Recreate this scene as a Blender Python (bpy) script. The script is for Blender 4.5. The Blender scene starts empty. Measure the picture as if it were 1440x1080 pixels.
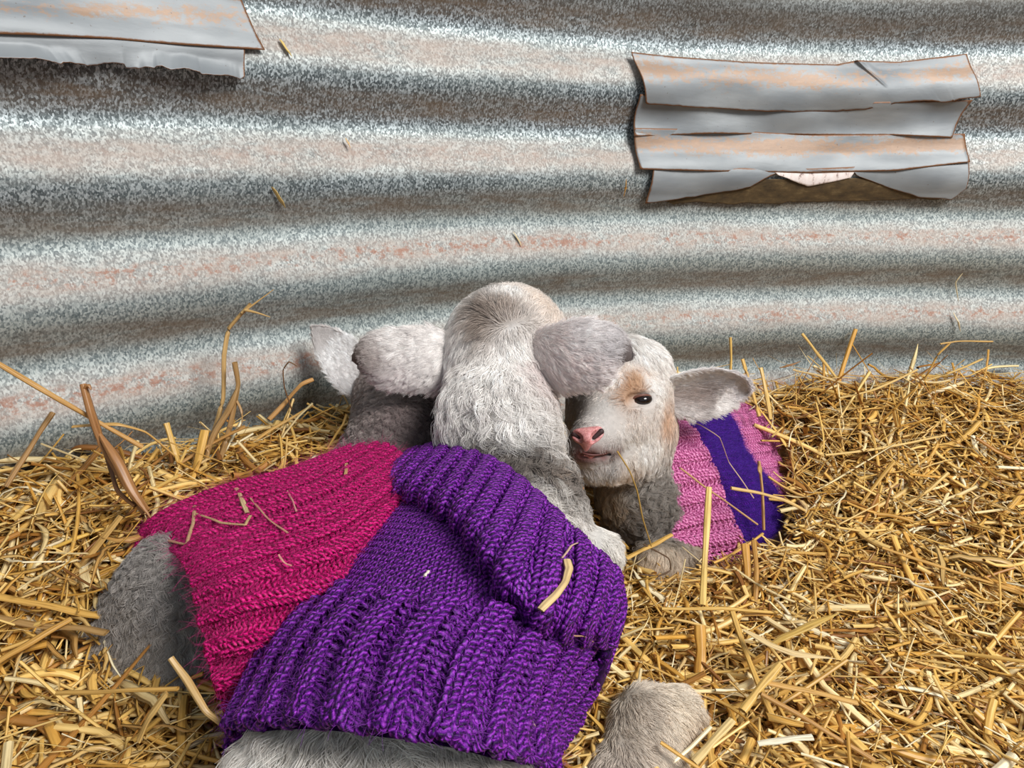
import bpy, math, random
import numpy as np
from mathutils import Vector
from mathutils.bvhtree import BVHTree

rng = np.random.default_rng(7)
random.seed(7)
SC = bpy.context.scene
COL = SC.collection

# ------------------------------------------------------------------ camera
F_PX, PITCH, EYE = 1040.0, 0.287, 0.50
cam_data = bpy.data.cameras.new('camera')
cam_data.sensor_width = 36.0
cam_data.lens = 36.0 * F_PX / 1440.0
cam_data.clip_start = 0.01
cam = bpy.data.objects.new('camera', cam_data)
COL.objects.link(cam)
cam.location = (0, 0, EYE)
cam.rotation_euler = (math.pi / 2 - PITCH, 0, 0)
SC.camera = cam

# ------------------------------------------------------------------ light and exposure
SC.view_settings.view_transform = 'Standard'
SC.view_settings.look = 'None'
SC.view_settings.gamma = 1.0
SC.view_settings.use_curve_mapping = False
SC.view_settings.exposure = 0.0
world = bpy.data.worlds.new('overcast')
SC.world = world
world.use_nodes = True
wn = world.node_tree.nodes['Background']
wn.inputs[0].default_value = (0.80, 0.90, 1.0, 1)
wn.inputs[1].default_value = 0.46


def area(name, loc, aim, size, power, color):
    d = bpy.data.lights.new(name, 'AREA')
    d.shape = 'RECTANGLE'
    d.size, d.size_y = size
    d.energy = power
    d.color = color
    o = bpy.data.objects.new(name, d)
    COL.objects.link(o)
    o.location = loc
    o.rotation_euler = (Vector(aim) - Vector(loc)).to_track_quat('-Z', 'Y').to_euler()
    return o


# daylight through the open shed side above and behind the viewer
area('daylight_opening', (0.84, -0.30, 1.40), (0.05, 0.50, 0.34), (0.62, 0.50), 29.0, (1.0, 0.985, 0.96))

CT, ST = math.cos(PITCH), math.sin(PITCH)


def U(px, py, Y):
    """the point at forward distance Y that is seen at a given place"""
    a, b = (px - 720) / F_PX, (py - 540) / F_PX
    d = np.array([a, CT - b * ST, -ST - b * CT])
    p = d * (Y / d[1])
    p[2] += EYE
    return p


def Uh(px, py, h):
    """same, from a drop h below eye level"""
    a, b = (px - 720) / F_PX, (py - 540) / F_PX
    d = np.array([a, CT - b * ST, -ST - b * CT])
    p = d * (-h / d[2])
    p[2] += EYE
    return p


def vdir(dx, dy, away=0.0):
    """direction: right dx, down dy, away from the viewer"""
    v = np.array([dx, -dy * ST + away * CT, -dy * CT - away * ST], float)
    return v / (np.linalg.norm(v) + 1e-9)


def lin(r, g, b):
    f = lambda c: (c / 255.0 / 12.92) if c / 255.0 <= 0.04045 else ((c / 255.0 + 0.055) / 1.055) ** 2.4
    return np.array([f(r), f(g), f(b)])


# ------------------------------------------------------------------ object helpers
def link(name, data, parent=None, kind=None, label=None, cat=None, group=None):
    o = bpy.data.objects.new(name, data)
    COL.objects.link(o)
    if parent is not None:
        o.parent = parent
    if kind: o['kind'] = kind
    if label: o['label'] = label
    if cat: o['category'] = cat
    if group: o['group'] = group
    return o


def mesh_np(name, V, Q, mat=None, smooth=True, attrs=None, uv=None, T=None):
    """V (n,3); Q (m,4) quads, T (k,3) triangles; attrs name -> (n,) or (n,3); uv (loops,2)"""
    me = bpy.data.meshes.new(name)
    V = np.asarray(V, np.float32)
    nq = 0 if Q is None else len(Q)
    nt = 0 if T is None else len(T)
    loops = []
    if nq: loops.append(np.asarray(Q, np.int32).ravel())
    if nt: loops.append(np.asarray(T, np.int32).ravel())
    loops = np.concatenate(loops)
    me.vertices.add(len(V))
    me.vertices.foreach_set('co', V.ravel())
    me.loops.add(len(loops))
    me.loops.foreach_set('vertex_index', loops)
    me.polygons.add(nq + nt)
    starts = np.concatenate([np.arange(nq) * 4, nq * 4 + np.arange(nt) * 3]).astype(np.int32)
    me.polygons.foreach_set('loop_start', starts)
    if smooth:
        me.polygons.foreach_set('use_smooth', np.ones(nq + nt, bool))
    if uv is not None:
        l = me.uv_layers.new(name='UVMap')
        l.data.foreach_set('uv', np.asarray(uv, np.float32).ravel())
    for k, a in (attrs or {}).items():
        a = np.asarray(a, np.float32)
        if a.ndim == 1:
            at = me.attributes.new(k, 'FLOAT', 'POINT')
            at.data.foreach_set('value', a)
        else:
            at = me.attributes.new(k, 'FLOAT_COLOR', 'POINT')
            at.data.foreach_set('color', np.concatenate([a, np.ones((len(a), 1), np.float32)], 1).ravel())
    me.update(calc_edges=True)
    if mat is not None:
        me.materials.append(mat)
    return me


def norm(a):
    return a / (np.linalg.norm(a, axis=-1, keepdims=True) + 1e-12)


# ------------------------------------------------------------------ material helpers
class NT:
    def __init__(s, name):
        s.m = bpy.data.materials.new(name)
        s.m.use_nodes = True
        s.t = s.m.node_tree
        s.b = s.t.nodes['Principled BSDF']

    def n(s, typ, **kw):
        nd = s.t.nodes.new(typ)
        for k, v in kw.items():
            if isinstance(k, str) and hasattr(nd, k):
                setattr(nd, k, v)
        return nd

    def l(s, a, b):
        s.t.links.new(a, b)

    def setv(s, **kw):
        for k, v in kw.items():
            s.b.inputs[k.replace('_', ' ')].default_value = v

    def math(s, op, a, b=None, clamp=False):
        nd = s.t.nodes.new('ShaderNodeMath')
        nd.operation = op
        nd.use_clamp = clamp
        for i, v in enumerate((a, b)):
            if v is None: continue
            if isinstance(v, (int, float)): nd.inputs[i].default_value = v
            else: s.l(v, nd.inputs[i])
        return nd.outputs[0]

    def ramp(s, fac, stops, interp='LINEAR'):
        nd = s.t.nodes.new('ShaderNodeValToRGB')
        nd.color_ramp.interpolation = interp
        el = nd.color_ramp.elements
        while len(el) < len(stops): el.new(0.5)
        for e, (p, c) in zip(el, stops):
            e.position = p
            e.color = (c, c, c, 1) if isinstance(c, (int, float)) else (*c, 1)
        s.l(fac, nd.inputs[0])
        return nd.outputs[0]

    def mix(s, fac, a, b, typ='MIX'):
        nd = s.t.nodes.new('ShaderNodeMix')
        nd.data_type = 'RGBA'
        nd.blend_type = typ
        for i, v in ((0, fac), (6, a), (7, b)):
            if isinstance(v, (int, float)): nd.inputs[i].default_value = v
            elif isinstance(v, (tuple, np.ndarray, list)): nd.inputs[i].default_value = (*v[:3], 1)
            else: s.l(v, nd.inputs[i])
        return nd.outputs[2]

    def noise(s, vec, scale, detail=3, rough=0.5):
        nd = s.t.nodes.new('ShaderNodeTexNoise')
        nd.inputs['Scale'].default_value = scale
        nd.inputs['Detail'].default_value = detail
        nd.inputs['Roughness'].default_value = rough
        s.l(vec, nd.inputs['Vector'])
        return nd.outputs[0]

    def mapping(s, vec, scale):
        nd = s.t.nodes.new('ShaderNodeMapping')
        nd.inputs['Scale'].default_value = scale
        s.l(vec, nd.inputs['Vector'])
        return nd.outputs[0]

    def bump(s, h, strength, dist):
        nd = s.t.nodes.new('ShaderNodeBump')
        nd.inputs['Strength'].default_value = strength
        nd.inputs['Distance'].default_value = dist
        s.l(h, nd.inputs['Height'])
        s.l(nd.outputs[0], s.b.inputs['Normal'])


# ------------------------------------------------------------------ the corrugated tank wall
WR, WCX, WCY, PER, H0 = 0.958, 0.402, -0.205, 0.076, -0.045
AMP = 0.0064


def wall_pt(al, z, off=0.0, amp=AMP, fill=0.0):
    """al azimuth about the tank's axis, z height; off: distance inward of the sheet"""
    ph = 2 * np.pi * (((EYE - z) - H0) / PER - 0.19)
    c = np.cos(ph)
    r = WR + amp * (c * (1 - 0.0) - fill * np.maximum(c, 0)) - off
    return np.stack([WCX + r * np.sin(al), WCY + r * np.cos(al), z], -1)


def wall_hit(px, py):
    """azimuth and height where the wall is seen at a place"""
    a, b = (px - 720) / F_PX, (py - 540) / F_PX
    d = np.array([a, CT - b * ST, -ST - b * CT])
    A = d[0] ** 2 + d[1] ** 2
    B = -2 * (d[0] * WCX + d[1] * WCY)
    C = WCX ** 2 + WCY ** 2 - (WR - 0.0) ** 2
    t = (-B + math.sqrt(B * B - 4 * A * C)) / (2 * A)
    p = d * t
    return math.atan2(p[0] - WCX, p[1] - WCY), EYE + p[2]


def steel_material():
    m = NT('galvanised_steel')
    uv = m.n('ShaderNodeUVMap').outputs[0]
    sep = m.n('ShaderNodeSeparateXYZ')
    m.l(uv, sep.inputs[0])
    v = sep.outputs[1]                     # height in metres
    u = sep.outputs[0]
    # phase of the corrugation, 0..1, warped a little along the sheet
    wob = m.noise(m.mapping(uv, (3, 6, 1)), 1.0, 3)
    ph = m.math('FRACT', m.math('ADD', m.math('DIVIDE', m.math('SUBTRACT', EYE - H0, v), PER),
                               m.math('MULTIPLY', m.math('SUBTRACT', wob, 0.5), 0.22)))
    # crystalline spangle
    vo = m.n('ShaderNodeTexVoronoi')
    vo.inputs['Scale'].default_value = 1.0
    m.l(m.mapping(uv, (900, 620, 1)), vo.inputs['Vector'])
    cell = m.n('ShaderNodeSeparateColor')
    m.l(vo.outputs['Color'], cell.inputs[0])
    fine = m.noise(m.mapping(uv, (1000, 720, 1)), 1.0, 4, 0.7)
    sp = m.math('ADD', m.math('MULTIPLY', cell.outputs[0], 0.45), m.math('MULTIPLY', fine, 0.75))
    base = m.ramp(sp, [(0.30, lin(82, 94, 97)), (0.52, lin(124, 134, 134)), (0.78, lin(182, 190, 187))])
    # upper sheet: dark bare zinc with bright flecks
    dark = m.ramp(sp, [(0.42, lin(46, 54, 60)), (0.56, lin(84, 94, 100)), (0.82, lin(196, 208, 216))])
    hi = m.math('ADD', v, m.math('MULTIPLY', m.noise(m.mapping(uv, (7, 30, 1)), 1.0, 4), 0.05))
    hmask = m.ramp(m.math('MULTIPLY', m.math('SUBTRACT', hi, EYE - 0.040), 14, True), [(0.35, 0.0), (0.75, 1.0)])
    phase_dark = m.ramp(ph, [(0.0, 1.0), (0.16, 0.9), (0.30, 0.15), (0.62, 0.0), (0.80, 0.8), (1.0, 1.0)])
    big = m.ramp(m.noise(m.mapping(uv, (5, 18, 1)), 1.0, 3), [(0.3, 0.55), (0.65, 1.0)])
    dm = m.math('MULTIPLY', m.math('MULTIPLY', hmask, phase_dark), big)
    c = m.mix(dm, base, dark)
    # warm chalky film on the ridge that faces the room
    nz = m.noise(m.mapping(uv, (26, 90, 1)), 1.0, 6, 0.65)
    warm = m.math('MULTIPLY', m.ramp(ph, [(0.26, 0.0), (0.42, 1.0), (0.60, 0.85), (0.74, 0.0)]),
                  m.ramp(nz, [(0.33, 0.25), (0.62, 0.95)]))
    c = m.mix(m.math('MULTIPLY', warm, 0.72), c, m.mix(fine, lin(150, 128, 118), lin(214, 194, 178)))
    # brown grime in the hollows
    n2 = m.noise(m.mapping(uv, (18, 110, 1)), 1.0, 6, 0.7)
    gr = m.math('MULTIPLY', m.ramp(ph, [(0.0, 1.0), (0.10, 0.8), (0.20, 0.0), (0.82, 0.0), (0.93, 0.85), (1.0, 1.0)]),
                m.ramp(n2, [(0.34, 0.30), (0.60, 1.0)]))
    c = m.mix(m.math('MULTIPLY', gr, 0.80), c, m.mix(fine, lin(74, 58, 42), lin(128, 106, 84)))
    # orange rust flecks strung along the ridge
    n3 = m.noise(m.mapping(uv, (120, 170, 1)), 1.0, 5, 0.75)
    n4 = m.noise(m.mapping(uv, (6, 14, 1)), 1.0, 2)
    ru = m.math('MULTIPLY', m.ramp(ph, [(0.38, 0.0), (0.45, 1.0), (0.53, 1.0), (0.60, 0.0)]),
                m.ramp(m.math('ADD', m.math('MULTIPLY', n3, 0.75), m.math('MULTIPLY', n4, 0.35)), [(0.55, 0.0), (0.64, 1.0)]))
    low = m.ramp(m.math('MULTIPLY', m.math('SUBTRACT', EYE - 0.005, v), 18, True), [(0.0, 0.25), (1.0, 1.0)])
    ru = m.math('MULTIPLY', ru, low)
    c = m.mix(m.math('MULTIPLY', ru, 0.75), c, m.mix(fine, lin(128, 76, 54), lin(184, 128, 100)))
    # vignette darkening along the top, painted into the sheet as brown
    top_vignette = m.ramp(m.math('MULTIPLY', m.math('SUBTRACT', hi, EYE + 0.120), 14, True), [(0.25, 0.0), (0.7, 1.0)])
    c = m.mix(m.math('MULTIPLY', top_vignette, 0.75), c, m.mix(fine, lin(60, 52, 44), lin(110, 98, 86)))
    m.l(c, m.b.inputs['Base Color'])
    rgh = m.ramp(sp, [(0.3, 0.56), (0.8, 0.46)])
    film = m.math('MAXIMUM', m.math('MAXIMUM', gr, m.math('MULTIPLY', warm, 0.8)), ru)
    m.l(m.mix(film, rgh, (0.7, 0.7, 0.7)), m.b.inputs['Roughness'])
    m.l(m.math('MULTIPLY', m.math('SUBTRACT', 1.0, film, True), m.math('ADD', m.math('MULTIPLY', hmask, 0.14), 0.16)), m.b.inputs['Metallic'])
    m.bump(sp, 0.35, 0.0006)
    return m.m


STEEL = steel_material()


def build_wall():
    al = np.linspace(-1.95, 1.95, 421)
    z = np.linspace(0.0, 0.84, 337)
    A, Z = np.meshgrid(al, z, indexing='ij')
    # a sheet is never quite true: gentle dents
    off = 0.0012 * np.sin(A * 23 + Z * 9) + 0.0010 * np.sin(A * 41 - Z * 31 + 1)
    V = wall_pt(A, Z, off)
    Vo = wall_pt(A, Z, off - 0.0016)
    n, mm = len(al), len(z)
    idx = np.arange(n * mm).reshape(n, mm)
    Q = np.stack([idx[:-1, :-1], idx[:-1, 1:], idx[1:, 1:], idx[1:, :-1]], -1).reshape(-1, 4)
    Qo = Q[:, ::-1] + n * mm
    e = np.stack([idx[:-1, -1], idx[:-1, -1] + n * mm, idx[1:, -1] + n * mm, idx[1:, -1]], -1)
    uvv = np.stack([A * WR, Z], -1).reshape(-1, 2)
    uvv = np.concatenate([uvv, uvv])
    QQ = np.concatenate([Q, Qo, e])
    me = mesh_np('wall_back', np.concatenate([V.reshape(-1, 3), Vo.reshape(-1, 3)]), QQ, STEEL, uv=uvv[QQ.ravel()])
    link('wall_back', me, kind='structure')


build_wall()


def build_floor():
    m = NT('packed_earth')
    tc = m.n('ShaderNodeTexCoord').outputs['Object']
    m.l(m.ramp(m.noise(tc, 30, 5), [(0.3, lin(58, 44, 30)), (0.7, lin(104, 84, 58))]), m.b.inputs['Base Color'])
    m.setv(Roughness=0.95)
    th = np.linspace(0, 2 * np.pi, 65)[:-1]
    V = np.concatenate([[[WCX, WCY, 0]], np.stack([WCX + 1.3 * np.cos(th), WCY + 1.3 * np.sin(th), 0 * th], -1)])
    T = [(0, i + 1, (i + 1) % 64 + 1) for i in range(64)]
    link('floor', mesh_np('floor', V, None, m.m, T=T), kind='structure')


build_floor()

# ------------------------------------------------------------------ duct tape patches
def tape_material():
    m = NT('silver_tape')
    uv = m.n('ShaderNodeUVMap').outputs[0]
    ed = m.n('ShaderNodeAttribute'); ed.attribute_name = 'edge'
    st = m.n('ShaderNodeAttribute'); st.attribute_name = 'stain'
    n1 = m.noise(m.mapping(uv, (130, 200, 1)), 1.0, 6, 0.78)
    n2 = m.noise(m.mapping(uv, (14, 30, 1)), 1.0, 3)
    base = m.ramp(n2, [(0.3, lin(118, 123, 127)), (0.7, lin(154, 158, 160))])
    rust = m.mix(n1, lin(126, 98, 74), lin(184, 148, 118))
    em = m.ramp(m.math('ADD', ed.outputs['Fac'], m.math('MULTIPLY', m.math('SUBTRACT', n1, 0.5), 0.9)), [(0.55, 0.0), (0.8, 1.0)])
    sm = m.ramp(m.math('ADD', m.math('MULTIPLY', st.outputs['Fac'], 0.42), m.math('ADD', m.math('MULTIPLY', n1, 0.9), m.math('MULTIPLY', n2, 0.40))), [(0.86, 0.0), (1.04, 0.85)])
    c = m.mix(sm, base, rust)
    c = m.mix(em, c, lin(122, 82, 52))
    # tiny brown pits
    n5 = m.noise(m.mapping(uv, (380, 380, 1)), 1.0, 2)
    c = m.mix(m.ramp(n5, [(0.70, 0.0), (0.76, 0.7)]), c, lin(92, 72, 58))
    m.l(c, m.b.inputs['Base Color'])
    m.setv(Roughness=0.5, Metallic=0.1)
    m.bump(m.noise(m.mapping(uv, (40, 120, 1)), 1.0, 4), 0.25, 0.0015)
    return m.m


TAPE = tape_material()


def plain(name, c, rough=0.6, **kw):
    m = NT(name)
    m.setv(Roughness=rough, **kw)
    m.b.inputs['Base Color'].default_value = (*c, 1)
    return m.m


def tape(name, label, top, bot, lift, fill=0.6, mat=None, stain=0.6, lower_rust=1.0, ragged=0.0, peel=0.0, cat='tape', group='grey tape patches on the corrugated wall', nu=90, nv=22, seed=0, thick=0.0007, ends=1.0, wr=0.0006, fold=None):
    """top / bot: outlines along the upper and the lower edge; laid on the sheet"""
    r = np.random.default_rng(seed)
    def res(pts):
        pts = np.array([wall_hit(*p) for p in pts])
        t = np.linspace(0, 1, len(pts))
        s = np.linspace(0, 1, nu)
        return np.stack([np.interp(s, t, pts[:, 0]), np.interp(s, t, pts[:, 1])], -1)
    Tp, Bp = res(top), res(bot)
    if ragged:
        j = np.cumsum(r.normal(0, 1, nu)); j = j - np.linspace(j[0], j[-1], nu)
        Bp[:, 1] += ragged * (j / (np.abs(j).max() + 1e-6) * 0.5 + np.interp(np.arange(nu), np.sort(r.choice(nu, nu // 5, replace=False)), r.normal(0, 0.45, nu // 5)))
    w = np.linspace(0, 1, nv)[None, :]
    A = Tp[:, :1] * (1 - w) + Bp[:, :1] * w
    Z = Tp[:, 1:] * (1 - w) + Bp[:, 1:] * w
    s = np.linspace(0, 1, nu)[:, None]
    off = lift + wr * (np.sin(A * 60 + Z * 90 + seed) + np.sin(A * 23 - Z * 160 + 2 * seed)) + peel * np.clip((w - 0.45) / 0.55, 0, 1) ** 1.6 * (0.6 + 0.4 * np.sin(s * 9 + 1))
    if fold:
        off = off + .0035 * np.exp(-((s - fold + .02 * (w - .3)) / .008) ** 2) * np.clip(1 - w / .62, 0, 1) ** .6 + .0015 * np.exp(-((s - fold - .03) / .02) ** 2) * np.clip(1 - w / .4, 0, 1)
    V = wall_pt(A, Z, off, AMP, fill)
    V2 = wall_pt(A, Z, off - thick, AMP, fill)
    n = nu * nv
    idx = np.arange(n).reshape(nu, nv)
    Q = np.stack([idx[:-1, :-1], idx[:-1, 1:], idx[1:, 1:], idx[1:, :-1]], -1).reshape(-1, 4)
    rim = np.concatenate([idx[:, 0], idx[-1, 1:], idx[-2::-1, -1], idx[0, -2:0:-1]])
    rq = np.stack([rim, np.roll(rim, -1), np.roll(rim, -1) + n, rim + n], -1)
    QQ = np.concatenate([Q, Q[:, ::-1] + n, rq])
    L = np.abs(A[-1, 0] - A[0, 0]) * WR
    H = np.abs(Z - Z[:, :1]) ; Ht = np.abs(Z[:, -1:] - Z[:, :1])
    ds = np.minimum(s * L, (1 - s) * L) / ends
    dt = np.minimum(H + 0 * s, (Ht - H) / max(lower_rust, 0.05))
    d = np.minimum(ds, dt)
    edge = np.clip(1 - d / 0.0035, 0, 1)
    stn = stain * (1 - np.clip(np.abs(w - 0.35) / 0.5, 0, 1)) + 0 * s
    uvv = np.stack([A * WR, Z], -1).reshape(-1, 2)
    uvv = np.concatenate([uvv, uvv])
    me = mesh_np(name, np.concatenate([V.reshape(-1, 3), V2.reshape(-1, 3)]), QQ, mat or TAPE, uv=uvv[QQ.ravel()],
                 attrs={'edge': np.concatenate([edge.ravel()] * 2), 'stain': np.concatenate([stn.ravel()] * 2)})
    return link(name, me, label=label, cat=cat, group=group)


def build_tapes():
    m = NT('bare_brown_backing')
    uv = m.n('ShaderNodeUVMap').outputs[0]
    n = m.noise(m.mapping(uv, (60, 150, 1)), 1.0, 6, 0.7)
    m.l(m.ramp(n, [(0.3, lin(50, 38, 22)), (0.55, lin(88, 70, 42)), (0.75, lin(126, 106, 72))]), m.b.inputs['Base Color'])
    m.setv(Roughness=0.85)
    wm = NT('painted_tear_light')  # light coming through the tear, painted as a pinkish white patch
    uv = wm.n('ShaderNodeUVMap').outputs[0]
    n = wm.noise(wm.mapping(uv, (160, 90, 1)), 1.0, 4, 0.7)
    wm.l(wm.ramp(n, [(0.30, lin(120, 90, 84)), (0.42, lin(236, 222, 216)), (0.8, lin(255, 248, 246))]), wm.b.inputs['Base Color'])
    wm.setv(Roughness=0.6)
    tape('tape_backing', 'brown exposed adhesive below the torn bottom tape of the right patch', [(915, 250), (1130, 252), (1350, 246)], [(935, 285), (1120, 286), (1320, 280)], 0.0034, 0.0, m.m, lower_rust=0.1, ragged=0.002, cat='adhesive residue', group=None, seed=2, wr=0.0002)
    tape('tear_light', 'small white patch painted as light shining through the tear of the right tape patch', [(1078, 239), (1135, 238), (1196, 238)], [(1086, 247), (1130, 262), (1188, 250)], 0.0048, 0.2, wm.m, nu=40, nv=10, ragged=0.0006, cat='painted light', group=None, seed=4, wr=0.0003)
    tape('tape_strip', 'lowest grey tape of the right patch, torn away in the middle of its bottom edge', [(912, 232), (1000, 236), (1130, 237), (1250, 232), (1357, 224)],
         [(905, 286), (960, 279), (1010, 270), (1050, 262), (1078, 246), (1086, 242), (1130, 240), (1190, 241), (1200, 248), (1245, 264), (1290, 277), (1335, 281), (1352, 266)], 0.0050, 0.45, stain=0.1, lower_rust=0.3, seed=1, ragged=0.0008, nu=130)
    tape('tape_strip', 'grey tape with orange stains above the torn strip of the right patch', [(889, 180), (1000, 182), (1150, 190), (1355, 188)],
         [(892, 238), (1000, 241), (1130, 243), (1250, 240), (1356, 228)], 0.0058, 0.5, stain=1.0, seed=3)
    tape('tape_strip', 'dark creased grey tape across the middle of the right patch', [(892, 134), (1000, 146), (1150, 146), (1358, 142)],
         [(889, 192), (1000, 188), (1150, 190), (1250, 190), (1336, 194)], 0.0064, 0.45, stain=0.15, seed=5, wr=0.0013)
    tape('tape_strip', 'topmost grey tape of the right patch with a rusty upper edge and a lifted wrinkle', [(884, 74), (940, 80), (1040, 88), (1170, 92), (1200, 86), (1260, 88), (1357, 76)],
         [(900, 147), (980, 153), (1080, 158), (1180, 157), (1225, 153), (1250, 146), (1290, 143), (1320, 145), (1368, 138)], 0.0072, 0.5, stain=0.85, lower_rust=0.7, seed=6, peel=0.003, ragged=0.0008, nu=220, fold=.655)
    tape('tape_strip', 'lower grey tape of the left patch with a jagged bottom edge peeling off', [(-60, 40), (100, 44), (240, 56), (337, 66)],
         [(-60, 82), (40, 88), (110, 92), (150, 95), (200, 101), (250, 103), (300, 108), (336, 111)], 0.0044, 0.5, stain=0.15, lower_rust=0.1, peel=0.011, ragged=0.0022, seed=8, nu=150)
    tape('tape_strip', 'upper grey tape of the left patch with orange scratches near its right end', [(-60, -10), (100, -8), (240, -4), (337, -2)],
         [(-60, 50), (40, 53), (150, 58), (250, 66), (365, 73)], 0.0064, 0.5, stain=0.75, seed=9)


build_tapes()

# ------------------------------------------------------------------ spline helpers
def catmull(P, n, closed=False):
    """resample rows of control points P (k, ...) to n samples"""
    P = np.asarray(P, float)
    k = len(P)
    t = np.linspace(0, k - 1, n) if np.isscalar(n) else np.asarray(n) * (k - 1)
    i = np.clip(np.floor(t).astype(int), 0, k - 2)
    u = (t - i).reshape((-1,) + (1,) * (P.ndim - 1))
    g = lambda j: P[np.clip(j, 0, k - 1)]
    p0, p1, p2, p3 = g(i - 1), g(i), g(i + 1), g(i + 2)
    p0 = np.where((i == 0).reshape(u.shape), 2 * p1 - p2, p0)
    p3 = np.where((i + 2 > k - 1).reshape(u.shape), 2 * p2 - p1, p3)
    return 0.5 * ((2 * p1) + (-p0 + p2) * u + (2 * p0 - 5 * p1 + 4 * p2 - p3) * u ** 2 + (-p0 + 3 * p1 - 3 * p2 + p3) * u ** 3)


class Net:
    """a smooth surface through rows of points; u along a row, v from row to row"""
    def __init__(s, rows, nv=160, nu=160):
        rows = np.array([catmull(np.array(r), 24) for r in rows])     # v, u, 3
        # equal spacing along each row
        R = []
        for r in rows:
            d = np.concatenate([[0], np.cumsum(np.linalg.norm(np.diff(r, axis=0), axis=1))])
            R.append(np.stack([np.interp(np.linspace(0, d[-1], nu), d, r[:, k]) for k in range(3)], -1))
        R = np.array(R)
        # relax a touch so control bumps do not show
        G = catmull(R, nv)
        for _ in range(5):
            G[1:-1] = 0.5 * G[1:-1] + 0.25 * (G[:-2] + G[2:])
            G[:, 1:-1] = 0.5 * G[:, 1:-1] + 0.25 * (G[:, :-2] + G[:, 2:])
        s.G = G
        du = np.gradient(G, axis=1); dv = np.gradient(G, axis=0)
        s.N = norm(np.cross(du, dv))
        view = np.array([0, 0, EYE + 0.4]) - G.mean((0, 1))
        if (s.N * view).sum(-1).mean() < 0:
            s.N = -s.N
        s.nv, s.nu = nv, nu
        s.lu = np.linalg.norm(np.diff(G, axis=1), axis=-1).sum(1).mean()
        s.lv = np.linalg.norm(np.diff(G, axis=0), axis=-1).sum(0).mean()

    def at(s, u, v):
        x = np.clip(u, 0, 1) * (s.nu - 1); y = np.clip(v, 0, 1) * (s.nv - 1)
        i = np.minimum(x.astype(int), s.nu - 2); j = np.minimum(y.astype(int), s.nv - 2)
        fx = (x - i)[..., None]; fy = (y - j)[..., None]
        out = []
        for A in (s.G, s.N):
            out.append((A[j, i] * (1 - fx) + A[j, i + 1] * fx) * (1 - fy) + (A[j + 1, i] * (1 - fx) + A[j + 1, i + 1] * fx) * fy)
        return out[0], norm(out[1])


# ------------------------------------------------------------------ tubes in bulk
def tubes(P, R, sides=5, N0=None, ups=None, flat=1.0, uvlen=1.0):
    """P (m, k, 3) centre lines, R (m, k) radii; returns V, Q, uv per loop"""
    m, k, _ = P.shape
    T = norm(np.gradient(P, axis=1))
    if N0 is None:
        N0 = np.zeros_like(P); N0[..., 2] = 1
        N0 = np.where(np.abs(T[..., 2:3]) > 0.9, np.array([1.0, 0, 0]), N0)
    B = norm(np.cross(T, N0))
    N = np.cross(B, T)
    th = np.arange(sides) / sides * 2 * np.pi
    ring = B[:, :, None, :] * np.cos(th)[None, None, :, None] + N[:, :, None, :] * (flat * np.sin(th))[None, None, :, None]
    V = P[:, :, None, :] + ring * R[:, :, None, None]
    idx = np.arange(m * k * sides).reshape(m, k, sides)
    nx = np.roll(idx, -1, axis=2)
    Q = np.stack([idx[:, :-1], nx[:, :-1], nx[:, 1:], idx[:, 1:]], -1).reshape(-1, 4)
    d = np.concatenate([np.zeros((m, 1)), np.cumsum(np.linalg.norm(np.diff(P, axis=1), axis=-1), axis=1)], 1)
    a = np.arange(sides) / sides
    u0 = np.broadcast_to(d[:, :, None], (m, k, sides))
    a0 = np.broadcast_to(a[None, None], (m, k, sides))
    a1 = a0 + 1.0 / sides
    uv = np.stack([np.stack([u0[:, :-1], a0[:, :-1]], -1), np.stack([u0[:, :-1], a1[:, :-1]], -1),
                   np.stack([u0[:, 1:], a1[:, 1:]], -1), np.stack([u0[:, 1:], a0[:, 1:]], -1)], 3).reshape(-1, 2)
    return V.reshape(-1, 3), Q, uv


def yarn_material(name, dark, mid, light, sheen=0.4, rough=0.55):
    m = NT(name)
    uv = m.n('ShaderNodeUVMap').outputs[0]
    sep = m.n('ShaderNodeSeparateXYZ'); m.l(uv, sep.inputs[0])
    # plies wound round the strand
    tw = m.math('SINE', m.math('MULTIPLY', m.math('ADD', m.math('MULTIPLY', sep.outputs[0], 420.0), m.math('MULTIPLY', sep.outputs[1], 3.0)), 2 * math.pi))
    tc = m.n('ShaderNodeTexCoord').outputs['Object']
    n = m.noise(tc, 900, 3, 0.7)
    f = m.math('ADD', m.math('MULTIPLY', tw, 0.20), n)
    c = m.ramp(f, [(0.28, dark), (0.55, mid), (0.86, light)])
    m.l(c, m.b.inputs['Base Color'])
    m.setv(Roughness=rough, Sheen_Weight=sheen, Sheen_Roughness=0.4)
    m.b.inputs['Sheen Tint'].default_value = (*light, 1)
    m.b.inputs['Specular IOR Level'].default_value = 0.25
    m.bump(tw, 0.5, 0.0006)
    return m.m


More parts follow.
